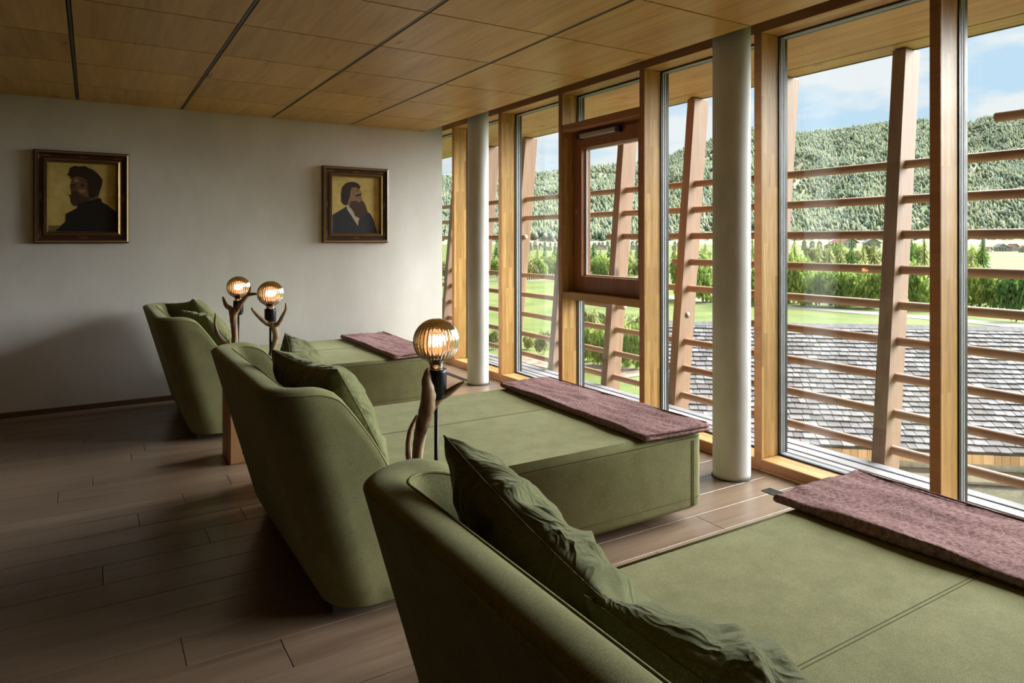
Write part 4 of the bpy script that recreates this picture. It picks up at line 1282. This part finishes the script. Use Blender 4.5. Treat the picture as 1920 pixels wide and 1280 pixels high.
house(1583, 465, 32, 20, 'large white house with broad red roof in the village', 'roof_red', 0.3)
house(1634, 465, 25, 18, 'white house with grey roof beside the large red-roofed house', 'roof_grey', -0.2)
house(1555, 468, 17, 12, 'red-roofed house left of the large village house', 'roof_red', -0.4)
house(1851, 474, 14, 11, 'red-roofed farmhouse left of the group at the right edge', 'roof_red', 0.5)
house(1876, 471, 17, 14, 'white farmhouse with grey roof in the group at the right edge', 'roof_grey', -0.1)
house(1899, 471, 15, 14, 'brown-roofed farmhouse in the group at the right edge', 'roof_red', 0.2)
house(1919, 473, 13, 13, 'farmhouse cut by the right edge of the picture', 'roof_red', -0.3)
# church tower
pt_ = at_z(1846, 463, G0); dd = (pt_ - CAM).dot(FW)
ch = empty('church_tower', pt_, label='slim white church tower beside the farmhouses', cat='tower')
tw = 5 / F_PX * dd; th_ = 20 / F_PX * dd
box('tower_shaft', pt_.x - tw / 2, pt_.x + tw / 2, pt_.y - tw / 2, pt_.y + tw / 2, G0, G0 + th_, 'house_white', ch)
mesh_obj('spire', [(pt_.x - tw * .6, pt_.y - tw * .6, G0 + th_), (pt_.x + tw * .6, pt_.y - tw * .6, G0 + th_), (pt_.x + tw * .6, pt_.y + tw * .6, G0 + th_), (pt_.x - tw * .6, pt_.y + tw * .6, G0 + th_), (pt_.x, pt_.y, G0 + th_ * 1.5)], [(0, 1, 4), (1, 2, 4), (2, 3, 4), (3, 0, 4), (3, 2, 1, 0)], 'roof_grey', ch)

# ------------------------------------------------------------------ hills
SKY = [(300, 345), (700, 338), (800, 335), (900, 331), (1000, 329), (1050, 323), (1110, 317), (1200, 307), (1255, 295), (1283, 283), (1330, 266), (1404, 243), (1450, 247), (1500, 252), (1560, 247), (1620, 239), (1665, 232), (1720, 227), (1760, 228), (1815, 233), (1860, 220), (1920, 210), (2100, 190), (2600, 170), (3600, 200)]
su, sv = zip(*SKY)
R0, R1, R2 = 780.0, 1700.0, 2600.0
def hill_z(u, rd):
    ev = (V0 - np.interp(u, su, sv)) / F_PX
    topz = CAM_Z + ev * R1
    t = (rd - R0) / (R1 - R0)
    if t <= 0: return G0
    if t <= 1:
        s = t ** 1.15
        z = G0 + (topz - G0) * s
        z += (18 * mnoise.noise(Vector((u * 0.012, rd * 0.006, 1.0))) + 8 * mnoise.noise(Vector((u * 0.04, rd * 0.02, 4.0)))) * math.sin(math.pi * min(t, 1)) ** 0.8
        return z
    return topz - (rd - R1) * 0.12
us = np.linspace(500, 3000, 170); rs = list(np.linspace(R0, R1, 30)) + [2000, R2]
V, Fc = [], []
def hp(u, rd):
    d = FW + RT * ((u - U0) / F_PX)
    return Vector((d.x * rd, d.y * rd, hill_z(u, rd)))
for rd in rs:
    for uu in us: V.append(hp(uu, rd))
nu = len(us)
for j in range(len(rs) - 1):
    for i in range(nu - 1): Fc.append((j * nu + i, j * nu + i + 1, (j + 1) * nu + i + 1, (j + 1) * nu + i))
mesh_obj('hillside', V, Fc, 'hill_ground', None, True, kind='structure', label='long forested mountain slope behind the valley', cat='mountain')
# the wood on the slope: tens of thousands of trunks nobody could count
NT = 46000
V = np.zeros((NT * 7, 3)); Fc = []
r = np.random.default_rng(5)
cnt = 0
while cnt < NT:
    uu = r.uniform(780, 2150); t = r.random() ** 0.8
    rd = R0 + (R1 - R0) * (0.03 + 0.97 * t)
    clear = mnoise.noise(Vector((uu * 0.013, rd * 0.008, 7.0)))
    if clear > 0.30 and t < 0.9 and r.random() < 0.75: continue
    if t < 0.06 and clear > 0.1: continue
    p = hp(uu, rd)
    con = r.random() < 0.38
    h = r.uniform(8.5, 15) if con else r.uniform(6, 10); rad = h * (0.20 if con else 0.40)
    o = cnt * 7
    a0 = r.random() * 6.28
    zb3 = p.z + (h * 0.12 if con else h * 0.45)
    for k in range(5):
        a = a0 + 2 * math.pi * k / 5; q = rad * r.uniform(.8, 1.2)
        V[o + k] = (p.x + q * math.cos(a), p.y + q * math.sin(a), zb3 + r.uniform(-.05, .05) * h)
    V[o + 5] = (p.x, p.y, p.z + h); V[o + 6] = (p.x, p.y, p.z - 0.5)
    for k in range(5):
        k2 = (k + 1) % 5
        Fc.append((o + k, o + k2, o + 5)); Fc.append((o + k2, o + k, o + 6))
    cnt += 1
mesh_obj('forest', V, Fc, 'forest_hazed', None, True, kind='stuff', label='mixed spruce and beech forest covering the mountain slope', cat='forest')
# far pale range on the left
V, Fc = [], []
us2 = np.linspace(300, 1330, 90)
for j, (rd, f) in enumerate(((4200, 0.0), (5000, 0.45), (5800, 1.0), (7000, 0.7))):
    for uu in us2:
        d = FW + RT * ((uu - U0) / F_PX)
        ev = (V0 - np.interp(uu, [300, 800, 850, 900, 1000, 1100, 1240, 1262, 1284, 1330], [330, 322, 328, 335, 338, 335, 300, 287, 274, 280])) / F_PX
        z = G0 + (CAM_Z + ev * 5800 - G0) * f + 60 * f * mnoise.noise(Vector((uu * 0.03, j * 1.0, 2)))
        V.append((d.x * rd, d.y * rd, z))
n2 = len(us2)
for j in range(3):
    for i in range(n2 - 1): Fc.append((j * n2 + i, j * n2 + i + 1, (j + 1) * n2 + i + 1, (j + 1) * n2 + i))
mesh_obj('far_range', V, Fc, 'rock_hazed', None, True, kind='structure', label='distant grey rocky mountain range, haze in its colour, at the left windows', cat='mountain')
